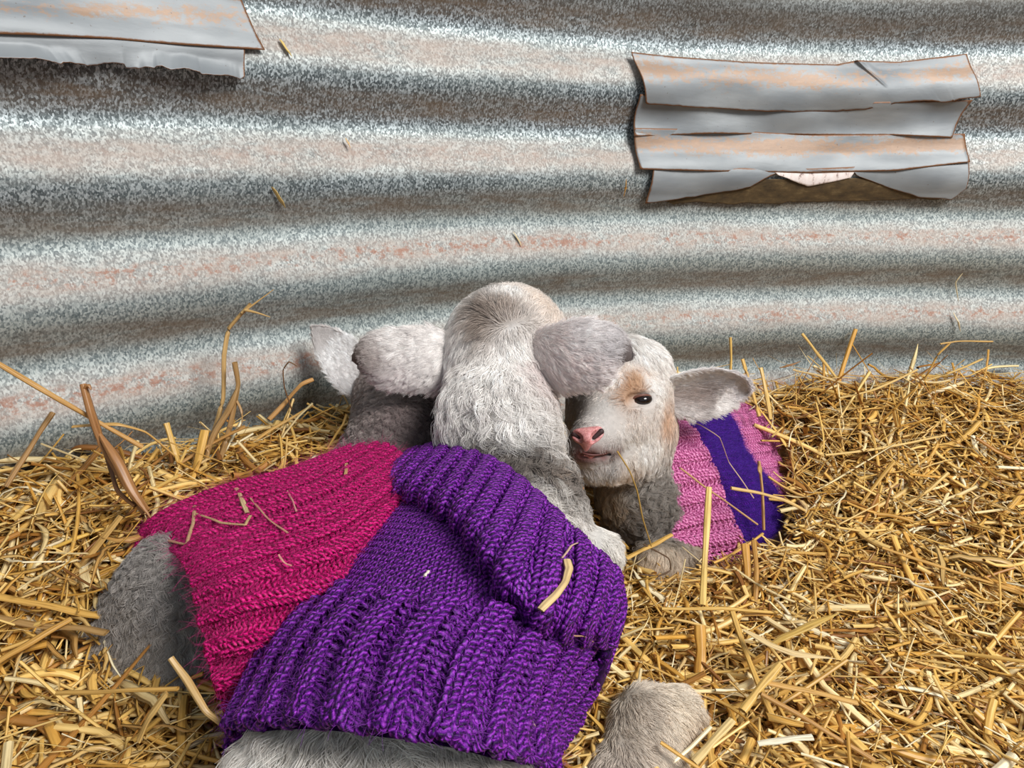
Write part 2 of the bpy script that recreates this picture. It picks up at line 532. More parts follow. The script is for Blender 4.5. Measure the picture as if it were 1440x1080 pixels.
def knit(name, net, mat, parent, u_st, v_st, rib=None, rib_depth=0.0, lift=0.0, yarn=0.36, u0=0.0, u1=1.0, colorfn=None, mats=None, lining=None, jitter=0.05, edge_curl=0.0, rib_fn=None):
    """stitches built as looped strands over a surface; rib: (knit columns, purl columns)"""
    NU = int(net.lu * (u1 - u0) / u_st)
    NV = int(net.lv / v_st)
    per = 10
    t = np.linspace(0, NU, NU * per + 1) * 2 * np.pi
    strands, norms = [], []
    cell_u = 1.0 / NU; cell_v = 1.0 / NV
    colph = t / (2 * np.pi)
    for j in range(NV):
        w = rng.normal(0, jitter, NU + 2)
        jw = np.interp(colph, np.arange(NU + 2), w)
        x = colph + 0.21 * np.sin(2 * t) + 0.35 * jw
        y = j + 0.5 - 0.62 * np.cos(t) + 0.6 * jw
        z = -0.26 * np.cos(2 * t)
        rdepth = 0
        if rib is not None:
            k, p = rib
            ph = (colph % (k + p))
            c = 0.5 * (k + p) - k / 2
            # smooth square wave: +1 on knit columns, -1 on purl columns
            sq = np.clip(np.cos((ph - k / 2) / (k + p) * 2 * np.pi) * 1.8 + (k - p) * 0.3, -1, 1)
            amt = 1.0 if rib_fn is None else rib_fn(colph / NU, (j + .5) / NV)
            z = z * np.where(sq > 0, 1, -1)
            rdepth = rib_depth * sq * amt
        uu = u0 + (u1 - u0) * np.clip(x * cell_u, 0, 1)
        vv = np.clip(y * cell_v, 0, 1)
        P, N = net.at(uu, vv)
        ez = edge_curl * (np.exp(-vv * 14)) 
        P = P + N * (z * u_st * 0.8 + rdepth + lift + ez)[:, None]
        strands.append(P); norms.append(N)
    P = np.array(strands); N = np.array(norms)
    R = np.full(P.shape[:2], yarn * u_st) * (1 + rng.normal(0, 0.05, P.shape[:2]))
    V, Q, uv = tubes(P, R, 6, N)
    # cloth behind the loops so that no gap shows through
    G, Nn = net.G, net.N
    sk = slice(None, None, 2)
    g = G[sk, sk] - Nn[sk, sk] * (u_st * 0.45 + rib_depth * 0.9 - lift)
    a, b = g.shape[:2]
    keep = np.linspace(0, 1, b)
    idx = np.arange(a * b).reshape(a, b)
    cols = np.where((keep >= u0 - 1e-6) & (keep <= u1 + 1e-6))[0]
    sub = idx[:, cols]
    Q2 = np.stack([sub[:-1, :-1], sub[:-1, 1:], sub[1:, 1:], sub[1:, :-1]], -1).reshape(-1, 4)
    base = len(V)
    V = np.concatenate([V, g.reshape(-1, 3)])
    Q = np.concatenate([Q, Q2 + base])
    uv = np.concatenate([uv, np.tile([[0.0, 0.25]], (len(Q2) * 4, 1))])
    me = mesh_np(name, V, Q, mat, uv=uv)
    o = link(name, me, parent)
    return o


def strands_obj(name, P, R, tint, mat, parent=None):
    """P (m,k,3), R (m,k), tint (m,3): hair strands"""
    m, k, _ = P.shape
    cu = bpy.data.hair_curves.new(name)
    cu.add_curves([k] * m)
    cu.attributes['position'].data.foreach_set('vector', P.astype(np.float32).ravel())
    ra = cu.attributes.get('radius') or cu.attributes.new('radius', 'FLOAT', 'POINT')
    ra.data.foreach_set('value', R.astype(np.float32).ravel())
    ca = cu.attributes.new('tint', 'FLOAT_COLOR', 'POINT')
    t4 = np.ones((m, k, 4), np.float32); t4[..., :3] = tint[:, None, :]
    ca.data.foreach_set('color', t4.ravel())
    cu.materials.append(mat)
    return link(name, cu, parent)


def fur_material(name='wool_fibre', rough=0.6):
    m = NT(name)
    a = m.n('ShaderNodeAttribute'); a.attribute_name = 'tint'
    m.l(a.outputs['Color'], m.b.inputs['Base Color'])
    m.setv(Roughness=rough, Sheen_Weight=0.15)
    m.b.inputs['Specular IOR Level'].default_value = 0.35
    return m.m


FUR = fur_material()


def skin_material():
    m = NT('lamb_skin')
    a = m.n('ShaderNodeAttribute'); a.attribute_name = 'tint'
    tc = m.n('ShaderNodeTexCoord').outputs['Object']
    n = m.noise(tc, 260, 4, 0.6)
    m.l(m.mix(n, m.mix(0.35, a.outputs['Color'], (0, 0, 0), 'MIX'), a.outputs['Color']), m.b.inputs['Base Color'])
    m.setv(Roughness=0.85)
    m.bump(n, 0.6, 0.002)
    return m.m


SKIN = skin_material()

# ------------------------------------------------------------------ smooth bodies
def smin(a, b, k):
    h = np.clip(0.5 + 0.5 * (b - a) / k, 0, 1)
    return b * (1 - h) + a * h - k * h * (1 - h)


def rcone(X, a, b, ra, rb):
    ba = b - a
    t = np.clip(((X - a) @ ba) / (ba @ ba + 1e-12), 0, 1)
    return np.linalg.norm(X - a - t[..., None] * ba, axis=-1) - (ra + (rb - ra) * t)


def ellip(X, c, ax, r):
    Q = (X - c) @ np.array(ax).T / np.array(r)
    k0 = np.linalg.norm(Q, axis=-1)
    return (k0 - 1) * min(r) * (0.6 + 0.4 * np.mean(r) / min(r))


def surface(prims, vox, pad=0.02, carve=()):
    """prims: ('c', a, b, ra, rb, k) or ('e', centre, axes, radii, k)"""
    pts = []
    for p in prims:
        if p[0] == 'c':
            for q, r in ((p[1], p[3]), (p[2], p[4])):
                pts += [q - r, q + r]
        else:
            pts += [p[1] - max(p[3]), p[1] + max(p[3])]
    lo, hi = np.min(pts, 0) - pad, np.max(pts, 0) + pad
    n = np.ceil((hi - lo) / vox).astype(int) + 1
    ax = [lo[i] + vox * np.arange(n[i]) for i in range(3)]
    Fd = np.full(n, 1.0, np.float32)
    for p in prims:
        if p[0] == 'c':
            l = np.minimum(p[1] - p[3], p[2] - p[4]) - 0.035; h = np.maximum(p[1] + p[3], p[2] + p[4]) + 0.035
        else:
            l = p[1] - max(p[3]) - 0.035; h = p[1] + max(p[3]) + 0.035
        i0 = np.maximum(((l - lo) / vox).astype(int), 0); i1 = np.minimum(((h - lo) / vox).astype(int) + 2, n)
        sl = tuple(slice(i0[i], i1[i]) for i in range(3))
        X = np.stack(np.meshgrid(*[ax[i][sl[i]] for i in range(3)], indexing='ij'), -1)
        d = rcone(X, p[1], p[2], p[3], p[4]) if p[0] == 'c' else ellip(X, p[1], p[2], p[3])
        Fd[sl] = smin(Fd[sl], d, p[-1])
    for c in carve:
        l = np.minimum(c[0], c[1]) - c[2] - 0.01; h = np.maximum(c[0], c[1]) + c[2] + 0.01
        i0 = np.maximum(((l - lo) / vox).astype(int), 0); i1 = np.minimum(((h - lo) / vox).astype(int) + 2, n)
        sl = tuple(slice(i0[i], i1[i]) for i in range(3))
        X = np.stack(np.meshgrid(*[ax[i][sl[i]] for i in range(3)], indexing='ij'), -1)
        d = -rcone(X, c[0], c[1], c[2], c[3])
        Fd[sl] = -smin(-Fd[sl], -d, c[4])
    # surface nets
    ins = Fd < 0
    nx, ny, nz = np.array(Fd.shape) - 1
    acc = np.zeros((nx, ny, nz, 3), np.float32); cnt = np.zeros((nx, ny, nz), np.float32)
    for axis in range(3):
        for o1 in (0, 1):
            for o2 in (0, 1):
                off = [0, 0, 0]; oth = [i for i in range(3) if i != axis]
                off[oth[0]], off[oth[1]] = o1, o2
                s0 = tuple(slice(off[i], off[i] + [nx, ny, nz][i]) for i in range(3))
                of2 = list(off); of2[axis] = 1
                s1 = tuple(slice(of2[i], of2[i] + [nx, ny, nz][i]) for i in range(3))
                a, b = Fd[s0], Fd[s1]
                cr = (a < 0) != (b < 0)
                tt = np.where(cr, a / np.where(cr, a - b, 1), 0)
                for i in range(3):
                    acc[..., i] += np.where(cr, tt if i == axis else off[i], 0)
                cnt += cr
    has = cnt > 0
    ids = -np.ones(has.shape, np.int64)
    ids[has] = np.arange(has.sum())
    base = np.argwhere(has)
    V = lo + vox * (base + acc[has] / cnt[has][:, None])
    quads = []
    for axis in range(3):
        o = [i for i in range(3) if i != axis]
        s0 = [slice(None)] * 3; s1 = [slice(None)] * 3
        s0[axis] = slice(0, -1); s1[axis] = slice(1, None)
        a, b = ins[tuple(s0)], ins[tuple(s1)]
        e = np.argwhere(a != b)
        e = e[(e[:, o[0]] > 0) & (e[:, o[1]] > 0) & (e[:, o[0]] < ins.shape[o[0]] - 1) & (e[:, o[1]] < ins.shape[o[1]] - 1)]
        flip = a[tuple(e.T)]
        def cell(d0, d1):
            c = e.copy(); c[:, o[0]] -= d0; c[:, o[1]] -= d1
            return ids[tuple(c.T)]
        q = np.stack([cell(1, 1), cell(0, 1), cell(0, 0), cell(1, 0)], -1)
        if axis == 1: flip = ~flip
        q[~flip] = q[~flip][:, ::-1]
        quads.append(q)
    Q = np.concatenate(quads)
    Q = Q[(Q >= 0).all(1)]
    return V, Q


def vnormals(V, Q):
    fn = np.cross(V[Q[:, 2]] - V[Q[:, 0]], V[Q[:, 3]] - V[Q[:, 1]])
    N = np.zeros_like(V)
    for i in range(4):
        np.add.at(N, Q[:, i], fn)
    return norm(N)


def ear_mesh(line, widths, face, cup, thick=0.0022, ns=26, nr=24):
    """line: centre points from base to tip; face: direction the broad side turns to"""
    P = catmull(np.array(line), ns)
    W = np.maximum(catmull(np.array(widths, float)[:, None], ns)[:, 0], 0.0006)
    T = norm(np.gradient(P, axis=0))
    S = norm(np.cross(T, np.broadcast_to(face, T.shape)))
    Nn = np.cross(S, T)
    th = np.arange(nr) / nr * 2 * np.pi
    x = np.cos(th)[None] * W[:, None]
    z = thick * np.sin(th)[None] * np.minimum(1, W[:, None] / 0.004) + cup * (np.cos(th)[None] ** 2) * W[:, None]
    V = P[:, None] + S[:, None] * x[..., None] + Nn[:, None] * z[..., None]
    idx = np.arange(ns * nr).reshape(ns, nr)
    nx = np.roll(idx, -1, 1)
    Q = np.stack([idx[:-1], nx[:-1], nx[1:], idx[1:]], -1).reshape(-1, 4)
    V = V.reshape(-1, 3)
    # orient outward
    fn = np.cross(V[Q[:, 2]] - V[Q[:, 0]], V[Q[:, 3]] - V[Q[:, 1]])
    c = np.repeat(P[:-1], nr, 0)
    if ((V[Q].mean(1) - c) * fn).sum() < 0:
        Q = Q[:, ::-1]
    return V, Q


def field(X, anchors, power=2.0, eps=0.006):
    """blend anchor values; anchors: list of (point, dict)"""
    A = np.array([a[0] for a in anchors])
    rad = np.array([a[1].get('r', 1.0) for a in anchors])
    d2 = ((X[:, None] - A[None]) ** 2).sum(-1) / rad[None] ** 2
    w = 1.0 / (d2 + eps ** 2) ** power
    w /= w.sum(1, keepdims=True)
    g = lambda k, df: w @ np.array([np.atleast_1d(a[1].get(k, df)) for a in anchors], float)
    return dict(len=g('len', 0.010)[:, 0], comb=g('comb', (0, 0, -1)), col=g('col', (0.6, 0.6, 0.6)), curl=g('curl', 0.0)[:, 0],
                lift=g('lift', 0.35)[:, 0], clump=g('clump', 0.5)[:, 0], col2=g('col2', (-1, -1, -1)))


def grow(name, V, Q, anchors, count, parent, bare=(), cover=None, rad=0.00012, K=6, clump_size=0.004, seed=1, tipcol=None, keepfn=None, mottle=.10, near_y=None):
    r = np.random.default_rng(seed)
    N = vnormals(V, Q)
    area_ = np.linalg.norm(np.cross(V[Q[:, 2]] - V[Q[:, 0]], V[Q[:, 3]] - V[Q[:, 1]]), axis=1)
    cen = V[Q].mean(1); fn = norm(N[Q].mean(1))
    ok = np.ones(len(Q), bool)
    if keepfn is not None: ok &= keepfn(cen)
    # only the coat that could be seen from the front is grown
    toeye = norm(np.array([0, 0.0, EYE + 0.05]) - cen)
    ok &= (fn * toeye).sum(1) > -0.45
    for c, rr in bare:
        ok &= np.linalg.norm(cen - c, axis=1) > rr
    if cover is not None:
        ix = np.where(ok)[0]
        for i in ix:
            h = cover.ray_cast(Vector(cen[i] - fn[i] * 0.004), Vector(fn[i]), 0.020 if near_y is None or cen[i][1] > near_y else 0.0085)
            if h[0] is not None: ok[i] = False
    ix = np.where(ok)[0]
    p = area_[ix] / area_[ix].sum()
    f = r.choice(ix, count, p=p)
    a, b = r.random((2, count, 1))
    q = Q[f]
    bil = lambda A: (A[q[:, 0]] * (1 - a) + A[q[:, 1]] * a) * (1 - b) + (A[q[:, 3]] * (1 - a) + A[q[:, 2]] * a) * b
    root = bil(V); nr = norm(bil(N))
    fl = field(root, anchors)
    # clumps
    cs = clump_size
    cell = np.floor((root + r.normal(0, cs * 0.18, root.shape)) / cs).astype(np.int64)
    uniq, inv = np.unique(cell, axis=0, return_inverse=True)
    inv = inv.ravel()
    cc = np.zeros((len(uniq), 3)); cn = np.zeros(len(uniq))
    np.add.at(cc, inv, root); np.add.at(cn, inv, 1)
    cc /= cn[:, None]
    crand = r.normal(0, 1, (len(uniq), 3)); cph = r.random(len(uniq)) * 6.28; cl = 0.8 + 0.4 * r.random(len(uniq))
    comb = fl['comb']
    comb = norm(comb - nr * (comb * nr).sum(1, keepdims=True)) + 0.22 * crand[inv] + 0.10 * r.normal(0, 1, root.shape)
    comb = norm(comb - nr * (comb * nr).sum(1, keepdims=True))
    side = np.cross(nr, comb)
    L = fl['len'] * cl[inv] * (0.75 + 0.5 * r.random(count))
    s = np.linspace(0, 1, K)
    lift = fl['lift'][:, None] * (1 - 0.55 * s[None])
    P = np.zeros((count, K, 3)); P[:, 0] = root - nr * 0.001
    for k in range(1, K):
        d = norm(comb * 1.0 + nr * (fl['lift'] * (1.35 - 1.1 * s[k]))[:, None] + np.array([0, 0, -0.10 * s[k]]))
        P[:, k] = P[:, k - 1] + d * (L / (K - 1))[:, None]
    # waves shared inside a clump
    wv = np.sin(s[None] * (5.5 + 2 * np.cos(cph[inv]))[:, None] + cph[inv][:, None]) - np.sin(cph[inv])[:, None]
    wv2 = np.cos(s[None] * 7.0 + 1.7 * cph[inv][:, None]) - np.cos(1.7 * cph[inv])[:, None]
    amp = (fl['curl'] * L)[:, None]
    P += side[:, None] * (wv * amp * s[None])[..., None] + nr[:, None] * (wv2 * amp * s[None] * 0.4)[..., None]
    pull = (cc[inv] - root)
    pull -= nr * (pull * nr).sum(1, keepdims=True)
    P += pull[:, None] * (fl['clump'][:, None] * s[None] ** 1.3)[..., None]
    jit = (0.82 + 0.36 * r.random((count, 1))) * (1 - mottle + 2 * mottle * np.random.default_rng(5).random(len(uniq))[inv][:, None])
    col = np.clip(fl['col'] * jit, 0, 1)
    R = rad * (1 - 0.75 * s[None]) * (0.8 + 0.5 * r.random((count, 1)))
    return strands_obj(name, P, R, col, FUR, parent)


def bvh_of(objs):
    vs, fs = [], []
    for net in objs:
        G = net.G[::6, ::6]; a, b = G.shape[:2]
        idx = np.arange(a * b).reshape(a, b) + len(vs)
        q = np.stack([idx[:-1, :-1], idx[:-1, 1:], idx[1:, 1:], idx[1:, :-1]], -1).reshape(-1, 4)
        vs += [tuple(x) for x in G.reshape(-1, 3)]
        fs += [tuple(int(i) for i in x) for x in q]
    return BVHTree.FromPolygons(vs, fs)


def pr(px, zc):   # a width seen at depth zc, in metres
    return px * zc / F_PX


def body_mesh(V, Q, anchors, parent, extra=(), ear_anchors=None):
    Vs, Qs = [V], [Q]; n = len(V)
    for ev, eq in extra:
        Vs.append(ev); Qs.append(eq + n); n += len(ev)
    V = np.concatenate(Vs); Q = np.concatenate(Qs)
    col = field(V, anchors)['col']
    if ear_anchors:
        n0 = len(Vs[0]); col[n0:] = field(V[n0:], ear_anchors)['col']
    me = mesh_np('body', V, Q, SKIN, attrs={'tint': col * 0.8})
    link('body', me, parent)
    return V, Q


def tuck(row, down=0.05, inward=0.012):
    """carry a row of cloth down round both flanks"""
    r = [np.array(p) for p in row]
    ax = norm(r[-1] - r[0])
    a = r[0] + np.array([0, 0, -down * 0.5]) + ax * inward * 0.3
    a2 = r[0] + np.array([0, 0, -down]) + ax * inward
    b = r[-1] + np.array([0, 0, -down * 0.5]) - ax * inward * 0.3
    b2 = r[-1] + np.array([0, 0, -down]) - ax * inward
    return [a2, a] + r + [b, b2]


def lamb_root(loc, label):
    o = bpy.data.objects.new('lamb', None)
    COL.objects.link(o)
    o['label'] = label; o['category'] = 'lamb'; o['group'] = 'lambs cuddled up in the straw'
    o.empty_display_size = 0.05
    return o


def fuzz(name, net, parent, count, length, tint, seed=3, lift=0.6, rad=0.00006, vr=(0, 1), off=0.0):
    r = np.random.default_rng(seed)
    u = r.random(count); v = vr[0] + (vr[1] - vr[0]) * r.random(count)
    P0, N = net.at(u, v)
    K = 5; s = np.linspace(0, 1, K)
    d = r.normal(0, 1, (count, 3)); d -= N * (d * N).sum(1, keepdims=True); d = norm(d)
    L = length * (0.4 + r.random(count))
    bend = r.normal(0, 1, (count, 3)) * 0.5
    P = P0[:, None] + N[:, None] * (off + (s[None] * lift * (1 - 0.4 * s[None]))[..., None] * L[:, None, None]) + (d[:, None] + bend[:, None] * s[None, :, None]) * (s[None, :, None] * L[:, None, None] * 0.8)
    R = rad * (1 - 0.6 * s[None]) * np.ones((count, 1))
    return strands_obj(name, P, R, np.tile(tint, (count, 1)) * (0.7 + 0.6 * r.random((count, 1))), FUR, parent)


WHITE = lin(250, 245, 240); CREAM = lin(226, 214, 200); GREY = lin(128, 122, 118); DGREY = lin(66, 58, 56); TAN = lin(178, 150, 126)

# ================================================================== lamb in the purple jumper
def lamb_purple():
    root = lamb_root((0, 0, 0), 'white lamb in a purple knit sweater with its back to the viewer')
    # --- jumper
    S = 0.032
    def row(pts): return tuck([Uh(*p) for p in pts])
    hem_rows = [row(p) for p in (
        [(327, 1030, .213), (352, 1022, .196), (430, 1018, .180), (530, 1030, .172), (630, 1044, .174), (710, 1064, .190), (772, 1082, .222)],
        [(345, 985, .214), (378, 978, .193), (450, 978, .176), (545, 988, .168), (640, 1000, .170), (715, 1012, .188), (768, 1020, .222)],
        [(380, 905, .212), (415, 900, .190), (480, 905, .173), (570, 916, .166), (660, 928, .168), (745, 940, .188), (800, 952, .222)],
        [(437, 826, .205), (470, 826, .186), (530, 834, .171), (610, 846, .164), (700, 860, .166), (785, 876, .186), (846, 893, .220)],
    )]
    main_rows = [row(p) for p in (
        [(430, 838, .208), (466, 838, .189), (528, 846, .174), (610, 858, .168), (700, 872, .170), (782, 884, .190), (842, 898, .222)],
        [(462, 795, .203), (500, 785, .184), (565, 795, .171), (645, 812, .167), (722, 838, .169), (790, 862, .188), (842, 888, .216)],
        [(500, 740, .200), (545, 725, .180), (620, 730, .168), (700, 760, .166), (760, 800, .172), (805, 835, .186), (842, 872, .210)],
        [(535, 695, .198), (590, 672, .178), (665, 680, .168), (735, 718, .170), (785, 765, .178), (825, 812, .190), (850, 858, .208)],
    )]
    MAIN, HEM = Net(main_rows), Net(hem_rows)
    def crow(pts): return tuck([Uh(*p) for p in pts], 0.03, 0.006)
    low = [(520, 690, .194), (560, 690, .175), (603, 698, .163), (650, 724, .156), (695, 782, .153), (738, 838, .158), (792, 870, .177), (856, 884, .207)]
    upp = [(546, 658, .196), (588, 634, .182), (636, 629, .170), (695, 652, .163), (748, 692, .165), (800, 744, .172), (844, 785, .184), (868, 812, .203)]
    mid = [((a[0] * .62 + b[0] * .38) + dx, (a[1] * .62 + b[1] * .38) - 3, a[2] * .62 + b[2] * .38 - .006) for a, b, dx in zip(low, upp, (-3, 0, 0, 0, 0, 0, 2, 5))]
    mid2 = [((a[0] * .25 + b[0] * .75) + dx, (a[1] * .25 + b[1] * .75) - 3, a[2] * .25 + b[2] * .75 - .005) for a, b, dx in zip(low, upp, (-3, 0, 0, 0, 0, 0, 2, 5))]
    under = [Uh(*p) + np.array([0, 0.004, -0.012]) for p in low]
    inner = [Uh(*p) + np.array([0, 0.006, -0.016]) for p in upp]
    COLL = Net([tuck(under, .03, .006), crow(low), crow(mid), crow(mid2), crow(upp), tuck(inner, .03, .006)])
    yarn = yarn_material('purple_yarn', lin(30, 2, 48), lin(88, 12, 124), lin(170, 66, 200), 0.08)
    sw = knit('sweater', MAIN, yarn, root, 0.0050, 0.0036, yarn=.30)
    knit('hem', HEM, yarn, sw, 0.0049, 0.0040, rib=(2, 2), rib_depth=0.0027, lift=0.0015, yarn=.31)
    knit('collar', COLL, yarn, sw, 0.0050, 0.0040, rib=(2, 1.6), rib_depth=0.0018, lift=0.001, yarn=.32, rib_fn=lambda u, v: np.clip(1.15 - 1.1 * max(0, v - .45) / .4, .3, 1))
    fuzz('sweater_fuzz', HEM, sw, 4500, 0.006, lin(120, 40, 150), off=0.003)
    # --- body
    c = lambda a, b, ra, rb, k=0.02: ('c', a, b, ra, rb, k)
    prims = [
        # trunk, from the rump to the shoulders
        c(Uh(550, 1120, .235), Uh(580, 960, .225), .040, .040, .02),
        c(Uh(580, 960, .225), Uh(660, 790, .220), .040, .036, .02),
        c(Uh(660, 790, .215), Uh(700, 700, .215), .036, .036, .02),
        # rump seen under the hem
        c(Uh(445, 1125, .232), Uh(615, 1135, .230), .034, .034, .02),
        # neck and skull
        c(U(708, 690, .415), U(700, 590, .455), .031, .0325, .02),
        c(U(700, 590, .46), U(706, 500, .50), .0325, .036, .02),
        c(U(708, 502, .505), U(716, 484, .535), .0385, .034, .02),
        c(U(708, 475, .505), U(714, 470, .53), .031, .030, .02),
        c(U(720, 480, .54), U(735, 500, .585), .030, .019, .03),
        c(U(735, 500, .585), U(742, 520, .61), .019, .016, .02),
        # throat and shoulder by the front leg
        c(U(728, 660, .425), U(748, 715, .405), .024, .025, .015),
        c(U(758, 705, .41), U(790, 745, .40), .022, .016, .012),
        c(U(790, 750, .40), U(840, 780, .395), .012, .0120, .008),
        c(U(842, 778, .395), U(815, 830, .38), .0125, .010, .01),
        # hind leg folded beside the body
        c(Uh(690, 1170, .28), Uh(855, 1190, .335), .030, .020, .02),
        c(Uh(858, 1150, .325), Uh(908, 1010, .305), .020, .0155, .015),
        c(Uh(908, 1010, .305), Uh(950, 1005, .308), .0155, .0132, .012),
        c(Uh(950, 1005, .308), Uh(930, 1110, .320), .0132, .010, .012),
    ]
    V, Q = surface(prims, 0.0022)
    A = []
    def an(px, py, Y, **k): A.append((U(px, py, Y), k))
    def ah(px, py, h, **k): A.append((Uh(px, py, h), k))
    w = dict(col=WHITE)
    an(715, 410, .49, len=.007, comb=vdir(.1, -1, .3), col=WHITE, lift=.5)
    an(690, 436, .472, len=.009, comb=vdir(-.3, -.4, .5), col=lin(158, 142, 130), lift=.55, r=1.3)
    an(676, 456, .472, len=.009, comb=vdir(-.4, .5), col=lin(150, 134, 122), lift=.55, r=1.1)
    an(708, 428, .475, len=.008, comb=vdir(.2, -.5, .5), col=lin(180, 164, 152), lift=.5, r=1.0)
    an(760, 425, .50, len=.007, comb=vdir(.6, -.6), col=lin(228, 212, 198), lift=.4)
    an(640, 440, .50, len=.007, comb=vdir(-.7, .2), col=WHITE, lift=.35)
    an(660, 480, .475, len=.010, comb=vdir(-.5, .8), curl=.10, **w)
    an(720, 480, .465, len=.010, comb=vdir(.1, 1), curl=.12, **w)
    an(640, 520, .475, len=.012, comb=vdir(-.6, .7), curl=.16, lift=.3, **w)
    an(700, 520, .455, len=.014, comb=vdir(-.1, 1), curl=.20, lift=.34, clump=.9, **w)
    an(750, 520, .460, len=.010, comb=vdir(.5, .8), curl=.16, col=lin(224, 210, 206))
    an(616, 575, .455, len=.010, comb=vdir(-.2, 1), curl=.15, lift=.25, **w)
    an(620, 625, .44, len=.006, comb=vdir(-.1, 1), curl=.15, lift=.25, **w)
    an(650, 580, .445, len=.019, comb=vdir(-.35, 1), curl=.22, lift=.34, clump=.95, **w)
    an(715, 580, .425, len=.020, comb=vdir(.35, 1), curl=.24, lift=.36, clump=1.0, **w)
    an(770, 590, .44, len=.018, comb=vdir(.4, 1), curl=.22, lift=.32, clump=.95, col=lin(214, 208, 202))
    an(650, 630, .43, len=.012, comb=vdir(-.1, 1), curl=.30, lift=.45, clump=.8, col=lin(206, 200, 194))
    an(715, 625, .415, len=.014, comb=vdir(.3, 1), curl=.34, lift=.45, clump=.9, col=lin(216, 212, 206))
    an(770, 635, .42, len=.014, comb=vdir(.3, 1), curl=.30, lift=.4, clump=.85, col=lin(212, 206, 200))
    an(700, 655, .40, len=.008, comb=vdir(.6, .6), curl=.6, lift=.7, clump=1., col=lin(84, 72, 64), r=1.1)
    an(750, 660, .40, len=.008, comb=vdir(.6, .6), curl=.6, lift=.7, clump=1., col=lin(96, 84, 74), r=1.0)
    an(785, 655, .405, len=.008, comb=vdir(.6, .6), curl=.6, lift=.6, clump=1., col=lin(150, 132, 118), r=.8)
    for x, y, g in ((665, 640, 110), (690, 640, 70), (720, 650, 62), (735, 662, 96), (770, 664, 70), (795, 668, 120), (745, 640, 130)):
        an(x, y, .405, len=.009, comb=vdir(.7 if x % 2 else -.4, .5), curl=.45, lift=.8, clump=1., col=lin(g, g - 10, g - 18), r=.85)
    an(760, 690, .385, len=.012, comb=vdir(.6, .8), curl=.3, lift=.45, clump=.8, col=lin(226, 220, 212))
    an(805, 725, .385, len=.012, comb=vdir(.5, 1), curl=.25, lift=.4, clump=.8, col=lin(220, 214, 208))
    an(845, 770, .385, len=.006, comb=vdir(.4, 1), lift=.3, col=lin(232, 226, 218))
    for x, cl in ((360, 214), (450, 206), (540, 220), (640, 196), (700, 200)):
        ah(x, 1060, .19, len=.014, comb=vdir(0.1, 1), curl=.2, lift=.30, clump=.8, col=lin(min(255, cl + 26), cl + 20, cl + 12))
    ah(900, 985, .285, len=.009, comb=vdir(.5, .6), curl=.08, lift=.28, col=lin(206, 192, 176))
    ah(860, 1040, .28, len=.010, comb=vdir(-.1, 1), curl=.08, lift=.28, col=lin(192, 178, 166))
    ah(960, 985, .29, len=.009, comb=vdir(.5, .7), curl=.08, lift=.28, col=lin(230, 216, 196))
    ah(985, 1020, .30, len=.008, comb=vdir(0, 1), lift=.28, col=lin(220, 202, 180))
    # ears
    face = vdir(0, 0.15, -1)
    e1 = ear_mesh([U(660, 502, .495), U(612, 507, .478), U(570, 505, .468), U(530, 503, .464), U(508, 503, .465), U(498, 504, .468)],
                  [pr(34, .5), pr(43, .5), pr(43, .5), pr(36, .5), pr(24, .5), pr(8, .5)], face, -.28)
    e2 = ear_mesh([U(728, 512, .480), U(775, 508, .455), U(820, 500, .444), U(855, 495, .443), U(876, 498, .446), U(886, 503, .450)],
                  [pr(34, .48), pr(46, .48), pr(48, .48), pr(39, .48), pr(22, .48), pr(7, .48)], face, -.28)
    E = []
    def ae(px, py, Y, **k): E.append((U(px, py, Y), k))
    ae(610, 500, .468, len=.010, comb=vdir(-1, .2), col=lin(240, 234, 230), lift=.22, curl=.05)
    ae(560, 480, .462, len=.008, comb=vdir(-1, .1), col=lin(246, 240, 236), lift=.22)
    ae(530, 500, .462, len=.006, comb=vdir(-1, .2), col=lin(186, 174, 168), lift=.18)
    ae(570, 530, .462, len=.008, comb=vdir(-1, .5), col=lin(236, 228, 224), lift=.22)
    ae(502, 505, .466, len=.0025, comb=vdir(-1, .3), col=lin(96, 80, 72), lift=.15, r=.7)
    ae(770, 505, .455, len=.009, comb=vdir(1, .3), col=lin(250, 236, 232), lift=.22)
    ae(800, 520, .440, len=.008, comb=vdir(1, .2), col=lin(250, 234, 230), lift=.22)
    ae(815, 475, .440, len=.008, comb=vdir(1, -.1), col=lin(244, 238, 236), lift=.22)
    ae(850, 490, .438, len=.007, comb=vdir(1, 0), col=lin(206, 200, 200), lift=.22)
    ae(835, 530, .440, len=.008, comb=vdir(1, -.1), col=lin(246, 236, 234), lift=.22)
    ae(880, 500, .444, len=.003, comb=vdir(1, 0), col=lin(110, 98, 96), lift=.15, r=.7)
    body_mesh(V, Q, A, root, [e1, e2], E)
    cov = bvh_of([MAIN, HEM, COLL])
    grow('fleece', V, Q, A, 140000, root, cover=cov, rad=.00019, clump_size=.0048, seed=11, near_y=.235)
    EV = np.concatenate([e1[0], e2[0]]); EQ = np.concatenate([e1[1], e2[1] + len(e1[0])])
    grow('ear_hair', EV, EQ, E, 60000, root, rad=.00014, clump_size=.003, seed=12, K=4)
    return [MAIN, HEM, COLL]


